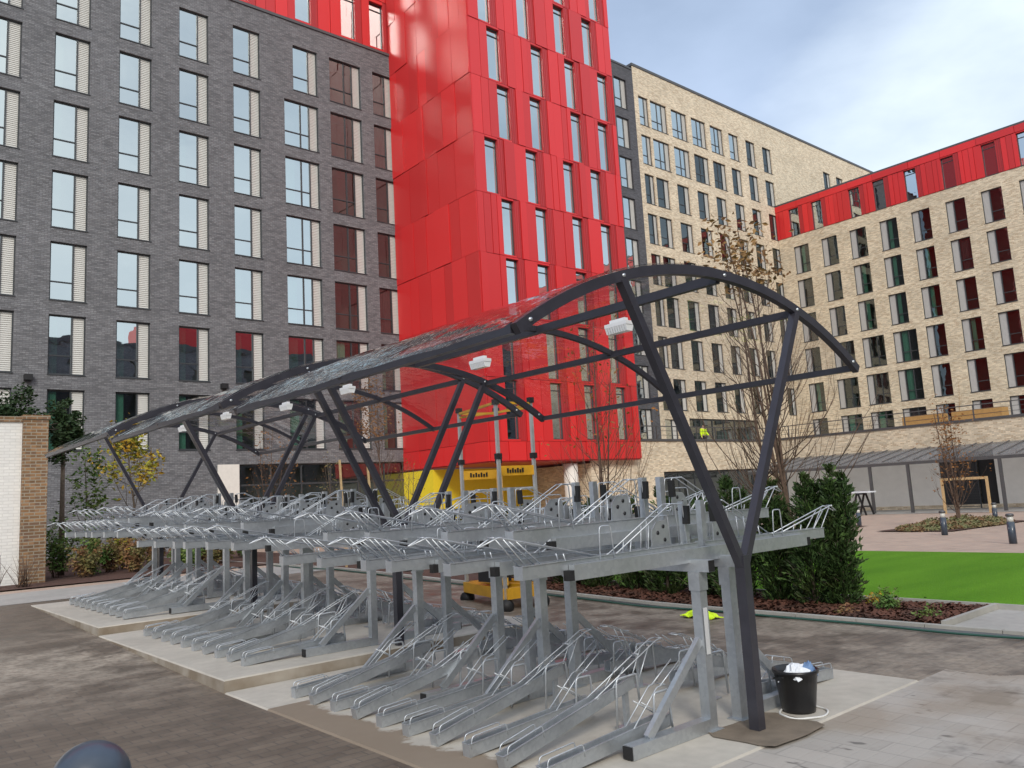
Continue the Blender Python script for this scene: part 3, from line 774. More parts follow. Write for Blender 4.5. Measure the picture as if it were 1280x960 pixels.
# ================================================================== BIKE SHELTERS
SX = 4.73
Rr = 3.45
def az(x): return 3.055-(Rr-math.sqrt(Rr*Rr-x*x))
def make_shelter(label, x0, y0, L, z0, tail=0.0):
    t = thing('bike_shelter', label, 'bike shelter', (x0, y0, z0), 'curved roof bike shelters in a row')
    W = 1.89; D = M['dark_paint']
    arc = [(x0-W+2*W*i/28, az(-W+2*W*i/28)) for i in range(29)]
    for k, yy in enumerate((0, L*.5, L)):
        w = .05 if k != 1 else .04
        f = MB(); f.sweep([(x, y0+yy, z0+z) for x, z in arc], w, .066 if k != 1 else .05)
        a = f.build('roof_arch', D, t)
        if k != 1:
            f = MB()
            for dx in (-1.0, .07, 1.0, -1.8, 1.8): f.tube([(x0+dx, y0+yy-w/2-.008, z0+az(dx)), (x0+dx, y0+yy+w/2+.008, z0+az(dx))], .012, 8)
            f.build('bolt', M['galv'], a)
    for yy in (0, L):
        f = MB(); s = .074
        f.box((x0-s/2, y0+yy-s/2, z0-.02), (x0+s/2, y0+yy+s/2, z0+1.12))
        p = f.build('post', D, t)
        for sg in (-1, 1):
            f = MB(); f.beam((x0+sg*.012, y0+yy, z0+1.05), (x0+sg*1.0, y0+yy, z0+az(1.0)-.02), .056, .056, up=(0,1,0))
            f.build('arm', D, p)
    for dx, w, h in ((.07, .05, .066), (1.02, .045, .055), (W-.02, .042, .05), (-W+.02, .05, .062)):
        f = MB(); z = az(dx)-.012
        if abs(dx) > 1.5: z = az(dx)
        f.beam((x0+dx, y0+.035, z0+z), (x0+dx, y0+L-.035, z0+z), w, h); f.build('purlin', D, t)
    # clear sheets, bent over the arches; each bay one sheet
    for k in range(2):
        ya, yb = y0+L*.5*k+.006, y0+L*.5*(k+1)-.006; f = MB(); n = 30; mY = 7; vs = []
        for j in range(mY+1):
            yy = ya+(yb-ya)*j/mY
            for i in range(n+1):
                x = -1.97+3.94*i/n; s = 1 if 0 < j < mY else 0
                z = az(min(1.89, abs(x))) - (max(0, abs(x)-1.89)*.64)+.052
                z += s*.012*math.sin(3.1*x+5.3*yy+k)*math.sin(2.2*yy+1.7*x)
                vs.append((x0+x, yy, z0+z))
        top = len(vs); q = [(j*(n+1)+i, j*(n+1)+i+1, (j+1)*(n+1)+i+1, (j+1)*(n+1)+i) for j in range(mY) for i in range(n)]
        f.add(vs, q, 0, True); f.build('roof_sheet', M['poly'], t)
    if tail:
        pass
    return t
make_shelter('nearest bike shelter with a curved clear roof on dark forked posts', SX, 3.26, 3.92, .012)
make_shelter('middle bike shelter of the row, clear curved roof on dark forked posts', SX+.03, 7.62, 3.80, .118)
make_shelter('farthest bike shelter of the row, its clear roof tip reaching toward the brick pier', SX+.06, 11.72, 3.95, .235)

def lamp(x, y, z, lab):
    t = thing('shelter_light', lab, 'light', (x, y, z), 'white lights under the shelter roofs')
    f = MB(); f.box((x-.045,y-.115,z+.035), (x+.045,y+.115,z+.065)); f.box((x-.02,y-.08,z+.0655), (x+.02,y+.08,z+.095))
    f.build('housing', M['lamp_white'], t)
    f = MB(); n = 9
    for i in range(n):
        yy = y-.10+.20*i/(n-1); f.add([(x-.045,yy-.010,z+.034),(x+.045,yy-.010,z+.034),(x+.03,yy-.008,z-.015),(x-.03,yy-.008,z-.015),
               (x-.045,yy+.010,z+.034),(x+.045,yy+.010,z+.034),(x+.03,yy+.008,z-.015),(x-.03,yy+.008,z-.015)],
              [(0,1,2,3),(7,6,5,4),(3,2,6,7),(0,3,7,4),(1,5,6,2)])
    f.build('ribbed_lens', M['lamp_lens'], t)
for x, y, z, lab in ((4.74,4.2,2.845,'white ribbed light under the nearest shelter roof, close to the front post'),
                (4.74,5.98,2.845,'white ribbed light under the nearest shelter roof, against the red tower'),
                (4.77,8.6,2.95,'white ribbed light under the near half of the middle shelter roof'),
                (4.77,10.3,2.95,'white ribbed light under the far half of the middle shelter roof'),
                (4.79,12.5,3.07,'white ribbed light under the near half of the farthest shelter roof'),
                (4.79,14.5,3.07,'white ribbed light under the far half of the farthest shelter roof')): lamp(x, y, z, lab)

# ================================================================== TWO-TIER BIKE RACKS
WR = .0047
def chan(m, p, q, w=.078, h=.075, t=.006):
    """open-topped steel channel from p to q (bottom centre line)"""
    p = Vector(p); q = Vector(q)
    m.beam(p, q, w, t, dz=t/2)
    m.beam(p, q, t, h, dz=h/2+.0005, dw=w/2-t/2-.0002); m.beam(p, q, t, h, dz=h/2+.0005, dw=-w/2+t/2+.0002)
    for sg in (-1, 1): m.beam(p, q, .013, .005, dz=h+.003, dw=sg*(w/2+.001))
    d = (q-p).normalized(); m.beam(p-d*.001, p+d*t, w+.001, h+.002, dz=h/2)
def bend(pts, r=.02, n=2):
    """round the inner corners of a wire path"""
    pts = [Vector(p) for p in pts]; out = [pts[0]]
    for a, b, c in zip(pts, pts[1:], pts[2:]):
        u = (a-b); v = (c-b); k = min(r, u.length*.45, v.length*.45); u.normalize(); v.normalize()
        for i in range(n+1):
            s = i/n; out.append((b+u*k)*(1-s)**2+b*2*s*(1-s)+(b+v*k)*s*s)
    return out+[pts[-1]]
def wire(m, pts, r=WR, rad=.02): m.tube(bend(pts, rad), r, 5)
TRAYS = {}
def tray_meshes(kind, s):
    k = (kind, s)
    if k in TRAYS: return TRAYS[k]
    X = lambda x, y, z: (s*x, y, z)
    tr = MB(); g = MB(); gr = MB(); pl = MB(); fg = MB(); gp = MB()
    if kind in ('A', 'B'):
        dz = 0 if kind == 'A' else .185
        o = 1.66 if kind == 'A' else 1.42
        zb = 1.115+dz
        chan(tr, X(o,0,zb), X(.04,0,zb+.012))
        # fixed arm under / beside the sliding tray
        if kind == 'A':
            tr.beam(X(1.30,-.066,zb+.01), X(.0,-.066,zb+.012), .046, .092, dz=.0)
            gr.beam(X(1.345,-.066,zb-.005), X(1.302,-.066,zb-.005), .05, .06)
        else:
            tr.beam(X(1.10,-.062,zb-.03), X(.0,-.062,zb-.03), .042, .08)
            gr.beam(X(1.15,-.062,zb-.035), X(1.102,-.062,zb-.035), .046, .055)
            tr.beam(X(.34,0,1.09), X(.34,0,zb), .05, .05); tr.beam(X(.2,0,1.09), X(.2,0,zb), .05, .05)
        zt = zb+.078
        tr.beam(X(.10,.02,1.09), X(.10,.02,zt+.30), .05, .045, up=(0,1,0))
        for yy in (-.032, .032):        # inner sloping wheel wires
            wire(g, [X(.90,yy,zt-.01), X(.30,yy,zt+.29), X(.17,yy,zt+.285), X(.15,yy,zt+.0)])
            # outer hook
            wire(g, [X(o-.70,yy,zt-.01), X(o+.16,yy,zt+.175), X(o+.28,yy*.3,zt+.13)], .0055, rad=.01)
            wire(g, [X(o-.16,yy,zt-.01), X(o+.04,yy,zt+.15)])
            wire(g, [X(o-.04,yy*1.1,zt-.01), X(o+.13,yy*1.1,zt+.163)])
            wire(g, [X(o-.35,yy,zt-.01), X(o-.33,yy,zt+.045)])
            wire(g, [X(.74,yy,zt-.01), X(.72,yy,zt+.075)]); wire(g, [X(.56,yy,zt-.01), X(.54,yy,zt+.16)])
        wire(g, [X(1.03,-.045,zt-.02), X(1.02,-.045,zt+.185), X(.92,-.045,zt+.185), X(.90,-.045,zt-.02)])
        wire(g, [X(.48,.05,zt-.02), X(.46,.05,zt+.21), X(.24,.05,zt+.21), X(.22,.05,zt-.02)])
        wire(g, [X(.30,-.032,zt+.29), X(.30,.032,zt+.29)]); wire(g, [X(o+.19,-.032,zt+.175), X(o+.19,.032,zt+.175)])
        gp.beam(X(.155,-.045,zt+.145), X(.148,-.045,zt+.27), .03, .045, up=(0,1,0))
        # stamped wheel plate
        px = [(.24,.0),(.44,.0),(.43,.12),(.38,.175),(.26,.185)]
        a = [X(x,.036,zt+z) for x, z in px]; b = [X(x,.041,zt+z) for x, z in px]; n = len(px)
        pl.add(a+b, [tuple(range(n)), tuple(range(2*n-1,n-1,-1))]+[(i,(i+1)%n,n+(i+1)%n,n+i) for i in range(n)])
        for cx_, cz_ in ((.30,.05),(.37,.10),(.31,.14)):
            pl.tube([X(cx_,.032,zt+cz_), X(cx_,.045,zt+cz_)], .014, 8, 1)
    else:
        hi = kind == 'H'
        p0 = X(1.57,0,.0); p1 = X(.40,0,.255) if hi else X(.46,0,.075)
        chan(tr, p0, p1, .072, .078)
        P0, P1 = Vector(p0), Vector(p1)
        def on(x, up=.078, y=0):
            f_ = (1.57-x)/(1.57-abs(P1.x)); v = P0.lerp(P1, f_); return (s*x, y, v.z+up)
        for yy in (-.036, .036):
            wire(fg, [on(1.56,.05,yy), on(1.55,.122,yy), on(1.27,.122,yy), on(1.26,.05,yy)])
        if hi:
            tr.beam(X(.47,0,0), X(.47,0,.25), .035, .03, up=(0,1,0)); tr.box((min(s*.40,s*.54),-.05,.002), (max(s*.40,s*.54),.05,.010))
            wire(g, [X(.62,-.05,.02), X(.60,-.05,.34), X(.40,-.05,.345), X(.38,-.05,.16)], .009)
            for yy in (-.034, .034):
                wire(g, [on(.86,.07,yy), X(.14,yy,.53), X(.08,yy,.53)]); wire(g, [on(.64,.07,yy), X(.50,yy,.40)]); wire(g, [on(.78,.07,yy), X(.70,yy,.27)])
                wire(g, [X(.24,yy,.49), X(.38,yy,.26)])
            wire(g, [X(.08,-.034,.53), X(.08,.034,.53)]); wire(g, [X(.34,-.034,.46), X(.34,.034,.46)])
        else:
            wire(g, [X(.66,-.055,.02), X(.64,-.055,.31), X(.50,-.055,.31), X(.48,-.055,.05)], .008)
            for yy in (-.034, .034):
                wire(g, [on(.84,.07,yy), X(.58,yy,.335), X(.50,yy,.335)]); wire(g, [on(.50,.06,yy), X(.74,yy,.27)])
                wire(g, [X(.56,yy,.33), X(.34,yy,.46)])
            wire(g, [X(.50,-.034,.335), X(.50,.034,.335)])
        gr.box((min(s*1.20,s*1.24),-.03,.02), (max(s*1.20,s*1.24),.03,.03))
    nm = {'A': 'upper_tray', 'B': 'upper_tray', 'H': 'lower_tray', 'L': 'lower_tray'}[kind]
    r = (nm, tr.mesh(nm, M['galv']), g.mesh('wheel_guard', M['wire']), gr.mesh('rubber_stop', M['rubber']) if gr.v and kind in 'AB' else None,
         pl.mesh('wheel_plate', [M['galv'], M['black_metal']]) if pl.v else None, fg.mesh('front_guard', M['wire']) if fg.v else None, gp.mesh('grip', M['rubber']) if gp.v else None)
    TRAYS[k] = r; return r
def make_rack(frames, units, label):
    t = thing('two_tier_bike_rack', label, 'bike rack', (0, 0, 0), 'two-tier galvanised bike racks under the shelters')
    G = M['galv']
    for fy in frames:
        for px in (-.18, .16):
            f = MB(); f.box((px-.037,fy-.037,.0), (px+.037,fy+.037,1.0)); p = f.build('post', G, t)
            f = MB(); f.box((px-.045,fy-.045,.90), (px+.045,fy+.045,1.022)); f.build('cap', G, p)
            sg = -1 if px < 0 else 1
            f = MB(); f.beam((px+sg*.038,fy,.042), (px+sg*.80,fy,.042), .078, .08); fb = f.build('foot_beam', G, t)
            f = MB(); f.beam((px+sg*.802,fy,.042), (px+sg*.812,fy,.042), .07, .072); f.build('end_cap', M['rubber'], fb)
            f = MB(); f.beam((px+sg*.62,fy,.085), (px+sg*.04,fy,.58), .055, .035, up=(0,1,0)); f.build('brace', G, t)
            f = MB(); f.box((px-.065,fy-.065,.001), (px+.065,fy+.065,.009)); f.build('foot_plate', G, p)
    for px in (-.18, .16):
        f = MB(); a, b = frames[0]-.12, frames[-1]+.12; f.beam((px,a,1.062), (px,b,1.062), .066, .078); bm = f.build('long_beam', G, t)
        f = MB(); f.beam((px,a-.006,1.062), (px,a,1.062), .06, .072); f.build('end_cap', M['rubber'], bm); f = MB(); f.beam((px,b,1.062), (px,b+.006,1.062), .06, .072); f.build('end_cap', M['rubber'], bm)
    def put(kind, s, y):
        nm, tr, g, gr, pl, fg, gp = tray_meshes(kind, s)
        o = bpy.data.objects.new(nm, tr); COL.objects.link(o); o.location = (0, y, 0); attach(o, t)
        for n2, me in (('wheel_guard', g), ('rubber_stop', gr), ('wheel_plate', pl), ('front_guard', fg), ('grip', gp)):
            if me: c = bpy.data.objects.new(n2, me); COL.objects.link(c); c.parent = o
    for i, y in enumerate(units):
        for s in (-1, 1):
            up = 'A' if i % 2 == 0 else 'B'; lo = 'L' if i % 2 == 0 else 'H'
            put(up, s, y+.0); put(lo, s, y+.0)
    return t
# nearest rack: five trays a side; the next continues the high-low rhythm
ra = make_rack((0, 1.60), [.12, .47, .82, 1.17, 1.52], 'nearest two-tier galvanised bike rack, beside the front post of the nearest shelter')
rb = make_rack((.42, 1.66), [.12, .47, .82, 1.17, 1.52], 'r')
for ch in list(rb.children): pass
def swap(t):      # second rack starts on a high tray
    pass
spots = [(ra, SX, 3.50, .012, None),
         (rb, SX, 5.25, .012, 'second two-tier bike rack, under the far half of the nearest shelter'),
         (None, SX+.06, 7.90, .118, 'third two-tier bike rack, at the near end of the middle concrete pad'),
         (None, SX+.06, 9.65, .118, 'fourth two-tier bike rack, at the far end of the middle concrete pad'),
         (None, SX+.12, 12.22, .235, 'fifth two-tier bike rack, on the near half of the farthest pad'),
         (None, SX+.12, 13.97, .235, 'sixth two-tier bike rack, last in the row by the planting bed')]
for i, (o, x, y, z, lab) in enumerate(spots):
    if o is None: o = copy_tree(ra if i % 2 == 0 else rb)
    o.location = (x, y, z)
    if lab: o['label'] = lab
# paper sticker on the first post is part of that rack
st = MB().box((SX-.18-.030, 3.50-.0475, .50), (SX-.18+.012, 3.50-.0455, .80)).build('sticker', M['label'], ra)

# ================================================================== SMALL THINGS
t = thing('bucket', 'black plastic bucket full of rags beside the front shelter post', 'bucket', (5.30, 3.30, .012))
f = MB(); f.lathe((5.30,3.30,.013), [(.112,0),(.116,.02),(.148,.26),(.158,.262),(.158,.285),(.146,.285),(.138,.24),(.10,.20)], 28); f.build('body', M['bucket'], t)
f = MB(); f.tube([(5.30+.155*math.cos(a), 3.30+.155*math.sin(a), .26-.04*math.sin(a*1)) for a in [math.pi*k/12 for k in range(13)]], .004, 5); f.build('handle', M['black_metal'], t)
def rag(name, c, r, mat, lab, seed):
    rr = random.Random(seed); f = MB(); n = 9; vs = []
    for j in range(n):
        for i in range(n):
            u, v = i/(n-1)-.5, j/(n-1)-.5
            vs.append((c[0]+u*2*r+rr.uniform(-.012,.012), c[1]+v*1.6*r+rr.uniform(-.012,.012), c[2]+.05*(1-4*(u*u+v*v))*1.0+rr.uniform(-.022,.022)))
    q = [(j*n+i, j*n+i+1, (j+1)*n+i+1, (j+1)*n+i) for j in range(n-1) for i in range(n-1)]
    f.add(vs, q); o = f.build(name, mat, None, c)
    s = o.modifiers.new('thick', 'SOLIDIFY'); s.thickness = .008; s.offset = 0
    return tag(o, lab, 'rag')
rag('rag', (5.27,3.27,.28), .10, M['cloth_white'], 'crumpled white rag heaped in the black bucket', 1)
rag('rag', (5.35,3.24,.285), .065, M['cloth_blue'], 'blue rag hanging over the right rim of the black bucket', 2)
f = MB(); f.tube([(5.26+.18*math.cos(a), 3.24+.15*math.sin(a), .020+.003*math.sin(5*a)) for a in [2*math.pi*k/30 for k in range(30)]], .007, 6, closed=True)
tag(f.build('cable_loop', M['cable'], None, (5.26,3.24,.013)), 'white cable loop lying round the foot of the black bucket', 'cable')
# hi-vis vest on the ground
rr = random.Random(5); f = MB(); n = 11; vs = []; C0 = (8.35, 6.42)
for j in range(n):
    for i in range(n):
        u, v = i/(n-1)-.5, j/(n-1)-.5
        vs.append((C0[0]+v*.22+rr.uniform(-.02,.02), C0[1]-u*.46+rr.uniform(-.02,.02), .012+max(0, .07*(1-3.2*(u*u+v*v)))+rr.uniform(0,.03)))
f.add(vs, [(j*n+i, j*n+i+1, (j+1)*n+i+1, (j+1)*n+i) for j in range(n-1) for i in range(n-1)])
o = f.build('hi_vis_vest', M['hivis'], None, (C0[0], C0[1], .01)); s = o.modifiers.new('thick', 'SOLIDIFY'); s.thickness = .01
tag(o, 'crumpled yellow-green hi-vis vest lying on the paving by the hedge', 'vest')
# hose
pts = [(8.72+.05*math.sin(y*1.3)+.03*math.sin(y*3.1), y, gz(8.7,y)+.022) for y in [-1+.35*k for k in range(60)]]
f = MB(); f.tube(pts, .013, 6); tag(f.build('hose', M['hose'], None, (8.7,3,.01)), 'long dark green hose laid along the drain', 'hose')
# domed bollard at the viewer's feet
bx, by, br = .535, 2.28, .092
f = MB(); prof = [(br,0),(br,.975)]+[(br*math.cos(a), .975+br*1.0*math.sin(a)) for a in [math.pi/2*k/10 for k in range(1,10)]]+[(.004,.975+br)]
f.lathe((bx,by,0), prof, 36); tag(f.build('domed_bollard', M['bollard'], None, (bx,by,0)), 'dark blue-grey bollard with a domed top, cut off by the bottom left of the photo', 'bollard')
# lit bollards across the lawn
def lbol(x, y, lab):
    z = gz(x, y); t = thing('lighting_bollard', lab, 'bollard', (x, y, z), 'bollards round the lawn')
    f = MB(); f.lathe((x,y,z-.02), [(.085,0),(.085,.52)], 18); f.build('post', M['bollard'], t)
    f = MB(); f.lathe((x,y,z+.50), [(.07,0),(.07,.13)], 18); f.build('lens', M['bollard_glass'], t)
    f = MB(); f.lathe((x,y,z+.63), [(.09,0),(.09,.04),(.06,.065)], 18); f.build('lid', M['coping'], t)
lbol(24.5, 10.05, 'dark light bollard with a pale lens in front of the round plant bed')
lbol(21.2, 7.20, 'dark light bollard at the far edge of the lawn, nearest the right border')
lbol(32.2, 11.40, 'dark light bollard behind the plant bed, beside the canopy post')
lbol(30.3, 15.50, 'dark light bollard partly behind the conifer hedge')
def bollard_plain(x, y, h, lab):
    z = gz(x, y); f = MB(); f.lathe((x,y,z), [(.11,0),(.11,h-.16)], 16); f.lathe((x,y,z+h-.159), [(.095,0),(.095,.1),(.11,.101),(.11,.15)], 16, 1)
    tag(f.build('lighting_bollard', [M['bollard'], M['galv']], None, (x,y,z)), lab, 'bollard')
bollard_plain(8.2, 24.5, 1.2, 'dark bollard standing in the shrub bed before the grey brick wall')

# yellow material lift behind the racks
t = thing('mast_lift', 'yellow and silver four-mast work lift parked behind the bike racks', 'lift', (7.7, 9.55, .06))
MP = [(7.72,10.35), (8.32,10.15), (7.36,8.98), (7.98,8.92)]; Y_ = M['machine_yellow']
def zt(x, y): return gz(x, y)
for i, (x, y) in enumerate(MP):
    H = (3.02, 3.02, 2.98, 3.02)[i]
    f = MB(); f.box((x-.022,y-.022,.12), (x+.022,y+.022,H)); mm = f.build('mast', M['alu'], t)
    for z in (2.15, 1.30, H-.05): f = MB(); f.box((x-.04,y-.04,z), (x+.04,y+.04,z+.08)); f.build('collar', M['black_metal'], mm)
def bar(a, b, z0, z1, w, mat, name, za=None):
    f = MB(); f.beam((a[0],a[1],z0), (b[0],b[1],z1), w, w); return f.build(name, mat, t)
for a, b in ((0,1),(1,3),(3,2),(2,0)): bar(MP[a], MP[b], 2.96, 2.96, .035, Y_, 'top_rail')
bar(MP[0], MP[3], 2.90, 2.90, .03, Y_, 'top_rail')
for a, b in ((0,1),(2,3)):
    f = MB(); p, q = MP[a], MP[b]; f.beam((p[0],p[1],1.98), (q[0],q[1],1.98), .03, .14); pn = f.build('side_panel', Y_, t)
    f = MB(); 
    for k in range(7): 
        s0 = .22+.07*k; c_ = Vector((p[0],p[1],1.98+.0)).lerp(Vector((q[0],q[1],1.98)), s0); 
        f.box((c_.x-.012,c_.y-.03,c_.z-.03), (c_.x+.012,c_.y+.03,c_.z+.035-.02*(k%2)))
    f.build('stencil_marks', M['black_metal'], pn)
    bar(p, q, 1.72, 1.72, .04, M['alu'], 'cross_bar'); bar(p, q, 1.45, 1.45, .03, M['alu'], 'cross_bar')
f = MB(); f.beam((MP[2][0],MP[2][1],1.35), (MP[1][0],MP[1][1],1.95), .09, .07); f.build('ram', M['timber2'], t)
f = MB()
for a, b in ((0,1),(1,3),(3,2),(2,0)): f.beam((MP[a][0],MP[a][1],.27), (MP[b][0],MP[b][1],.27), .12, .15)
f.beam((MP[0][0],MP[0][1],.28), (MP[3][0],MP[3][1],.28), .12, .13); f.beam((MP[2][0],MP[2][1],.44), (MP[1][0],MP[1][1],.30), .10, .10)
f.build('chassis', Y_, t)
f = MB(); f.box((7.45,9.3,.40), (7.75,9.7,.75)); f.build('motor_box', M['black_metal'], t)
f = MB(); f.box((7.95,9.2,.70), (8.0,9.55,1.35)); f.build('instruction_plate', M['cloth_white'], t)
for x, y in MP:
    f = MB(); f.tube([(x-.05,y-.03,.10), (x+.05,y+.03,.10)], .10, 14); f.build('wheel', M['rubber'], t)
# timber poles behind the farthest rack
for a, b, lab in (((9.28,17.0,.2), (9.17,17.0,2.68), 'pale timber pole standing behind the racks, the left one of two'), ((10.05,17.0,.2), (9.90,17.0,2.66), 'pale timber pole standing behind the racks, the one nearer the yellow lift')):
    f = MB(); f.beam(a, b, .04, .04, up=(0,1,0)); tag(f.build('timber_pole', M['timber'], None, a), lab, 'pole', 'pale timber poles behind the racks')
# trestles with a board
def trestle(x, y, lab):
    z = gz(x, y); t = thing('trestle', lab, 'trestle', (x, y, z), 'black trestles under the canopy'); f = MB()
    for sx in (-1, 1):
        for sy in (-1, 1): f.beam((x+sx*.4,y+sy*.36,z), (x+sx*.4,y+sy*.05,z+1.05), .09, .05, up=(1,0,0))
        f.beam((x+sx*.4,y-.22,z+.42), (x+sx*.4,y+.22,z+.42), .05, .07)
    f.build('leg', M['black_metal'], t)
    f = MB(); f.beam((x-.5,y,z+1.08), (x+.5,y,z+1.08), .12, .08); f.build('top_rail', M['black_metal'], t)
trestle(40.8, 23.4, 'black trestle beneath the left end of the white board, next to the hedge'); trestle(40.8, 20.6, 'black trestle beneath the right end of the white board')
zb = gz(40.8, 22)
f = MB(); f.box((40.4,20.0,zb+1.125), (41.2,23.9,zb+1.19)); tag(f.build('trestle_board', M['cloth_white'], None, (40.8,22,zb+1.125)), 'long white board resting on two black trestles', 'board')
# timber frame before the louvred door
f = MB(); y0, y1, X0, z0 = 14.35, 16.3, 40.2, gz(40, 15)
f.box((X0,y0,z0), (X0+.1,y0+.1,z0+1.65)); f.box((X0,y1,z0), (X0+.1,y1+.1,z0+1.65)); f.box((X0+.002,y0+.102,z0+1.53), (X0+.098,y1-.002,z0+1.648))
tag(f.build('timber_hoop', M['timber'], None, (X0,15.3,z0)), 'open pale timber frame standing before the dark slatted door', 'frame')
# planters and stores on the terrace
for y, w, lab in ((20.6, 2.2, 'orange timber planter on the terrace, left of the pair'), (17.6, 2.6, 'orange timber planter on the terrace nearer the right border')):
    f = MB(); f.box((49.0,y-w/2,3.7), (50.0,y+w/2,5.02)); 
    for k in range(5): f.box((48.97,y-w/2,3.75+.25*k), (48.995,y+w/2,3.93+.25*k))
    tag(f.build('planter', M['timber2'], None, (49.5,y,3.7)), lab, 'planter', 'timber planters on the terrace')
# brick wall and pier at the left
t = thing('white_brick_wall', 'white painted brick garden wall at the left border', 'wall', (2, 22, gz(2, 22)))
MB().box((-8,22.0,-.2), (3.575,22.3,4.0)).build('wall', M['white_brick'], t)
MB().box((-8,21.96,4.003), (3.575,22.34,4.13)).build('brick_coping', M['brown_brick'], t)
t = thing('brick_pier', 'brown brick pier ending the white painted wall', 'pier', (3.85, 22.1, gz(3.8, 22)))
MB().box((3.58,21.88,-.2), (4.10,22.42,4.06)).build('shaft', M['brown_brick'], t)
MB().box((3.56,21.85,4.063), (4.13,22.45,4.16)).build('cap', M['brown_brick'], t)

# person on the terrace
def skin(name, verts, edges, rads, mat, root=0, lv=2):
    me = bpy.data.meshes.new(name); me.from_pydata(verts, edges, []); me.materials.append(mat)
    o = bpy.data.objects.new(name, me); COL.objects.link(o)
    md = o.modifiers.new('skin', 'SKIN'); sd = o.modifiers.new('sub', 'SUBSURF'); sd.levels = lv; sd.render_levels = lv
    for i, r in enumerate(rads): me.skin_vertices[0].data[i].radius = (r, r)
    me.skin_vertices[0].data[root].use_root = True
    md.use_smooth_shade = True; return o
px, py, pz = 41.6, 30.6, 3.7
t = thing('person', 'person in a yellow-green hi-vis jacket standing on the terrace behind the railing', 'person', (px, py, pz))
V = [(0,0,.95),(0,0,1.2),(0,0,1.42),(0,0,1.53),(0,-.01,1.66),(.10,0,.90),(.12,0,.50),(.12,.02,.08),(.12,-.13,.04),(-.10,0,.90),(-.12,0,.50),(-.12,.02,.08),(-.12,-.13,.04),
     (.20,0,1.40),(.27,-.03,1.14),(.24,-.20,1.0),(.22,-.27,.98),(-.20,0,1.40),(-.27,.0,1.14),(-.28,-.06,.90),(-.28,-.08,.82)]
Ed = [(0,1),(1,2),(2,3),(3,4),(0,5),(5,6),(6,7),(7,8),(0,9),(9,10),(10,11),(11,12),(2,13),(13,14),(14,15),(15,16),(2,17),(17,18),(18,19),(19,20)]
Ra = [.14,.13,.14,.06,.10,.10,.07,.05,.05,.10,.07,.05,.05,.07,.05,.04,.04,.07,.05,.04,.04]
b = skin('body', [(px+a, py+q, pz+c) for a, q, c in V], Ed, Ra, M['skin']); attach(b, t)
idx = [0,1,2,13,14,15,17,18,19]
j = skin('hi_vis_jacket', [(px+V[i][0], py+V[i][1], pz+V[i][2]) for i in idx], [(0,1),(1,2),(2,3),(3,4),(4,5),(2,6),(6,7),(7,8)], [.18,.165,.165,.09,.07,.06,.09,.07,.06], M['hivis']); attach(j, b)
idx = [0,5,6,7,9,10,11]
j = skin('trousers', [(px+V[i][0], py+V[i][1], pz+V[i][2]-.02) for i in idx], [(0,1),(1,2),(2,3),(0,4),(4,5),(5,6)], [.15,.12,.085,.07,.12,.085,.07], M['trouser']); attach(j, b)

# ================================================================== PLANTS
def leaf(m, p, s, r, asp=.5, up=None):
    a = Vector((r.uniform(-1,1), r.uniform(-1,1), r.uniform(-.6,.6))) if up is None else up+Vector((r.uniform(-.5,.5), r.uniform(-.5,.5), r.uniform(-.5,.5)))
    a.normalize(); b = a.cross(Vector((r.uniform(-1,1), r.uniform(-1,1), r.uniform(-1,1))))
    if b.length < .01: b = Vector((1,0,0))
    b.normalize(); c = a.cross(b)*(.12*s)
    p = Vector(p); i = len(m.v)
    m.v += [p-a*s*.5, p+b*(s*asp*.5)+c, p+a*s*.5, p-b*(s*asp*.5)+c]
    m.f.append([i, i+1, i+2, i+3]); m.m.append(0); m.sm.append(False)
def limb(m, p, d, L, r, lvl, rr, tips, spread=.5, nb=3, curl=.15, upb=.15, taper=.45, sides=6):
    n = 5; pts = [Vector(p)]; d = Vector(d).normalized()
    for i in range(n):
        d = (d+Vector((rr.uniform(-curl,curl), rr.uniform(-curl,curl), rr.uniform(-curl,curl)+upb))).normalized()
        pts.append(pts[-1]+d*L/n)
    m.tube(pts, r, sides if r > .012 else 4, 0, r*taper)
    if lvl <= 0:
        tips.append((pts[-1], d)); tips.append((pts[3], d)); return
    for k in range(nb):
        i = rr.choice((2,3,4,5)); dd = (d+Vector((rr.uniform(-1,1), rr.uniform(-1,1), rr.uniform(-.3,.6)))*spread).normalized()
        limb(m, pts[i], dd, L*rr.uniform(.5,.75), r*(1-(1-taper)*i/n)*.7, lvl-1, rr, tips, spread, nb, curl, upb, taper, 5)
    tips.append((pts[-1], d))
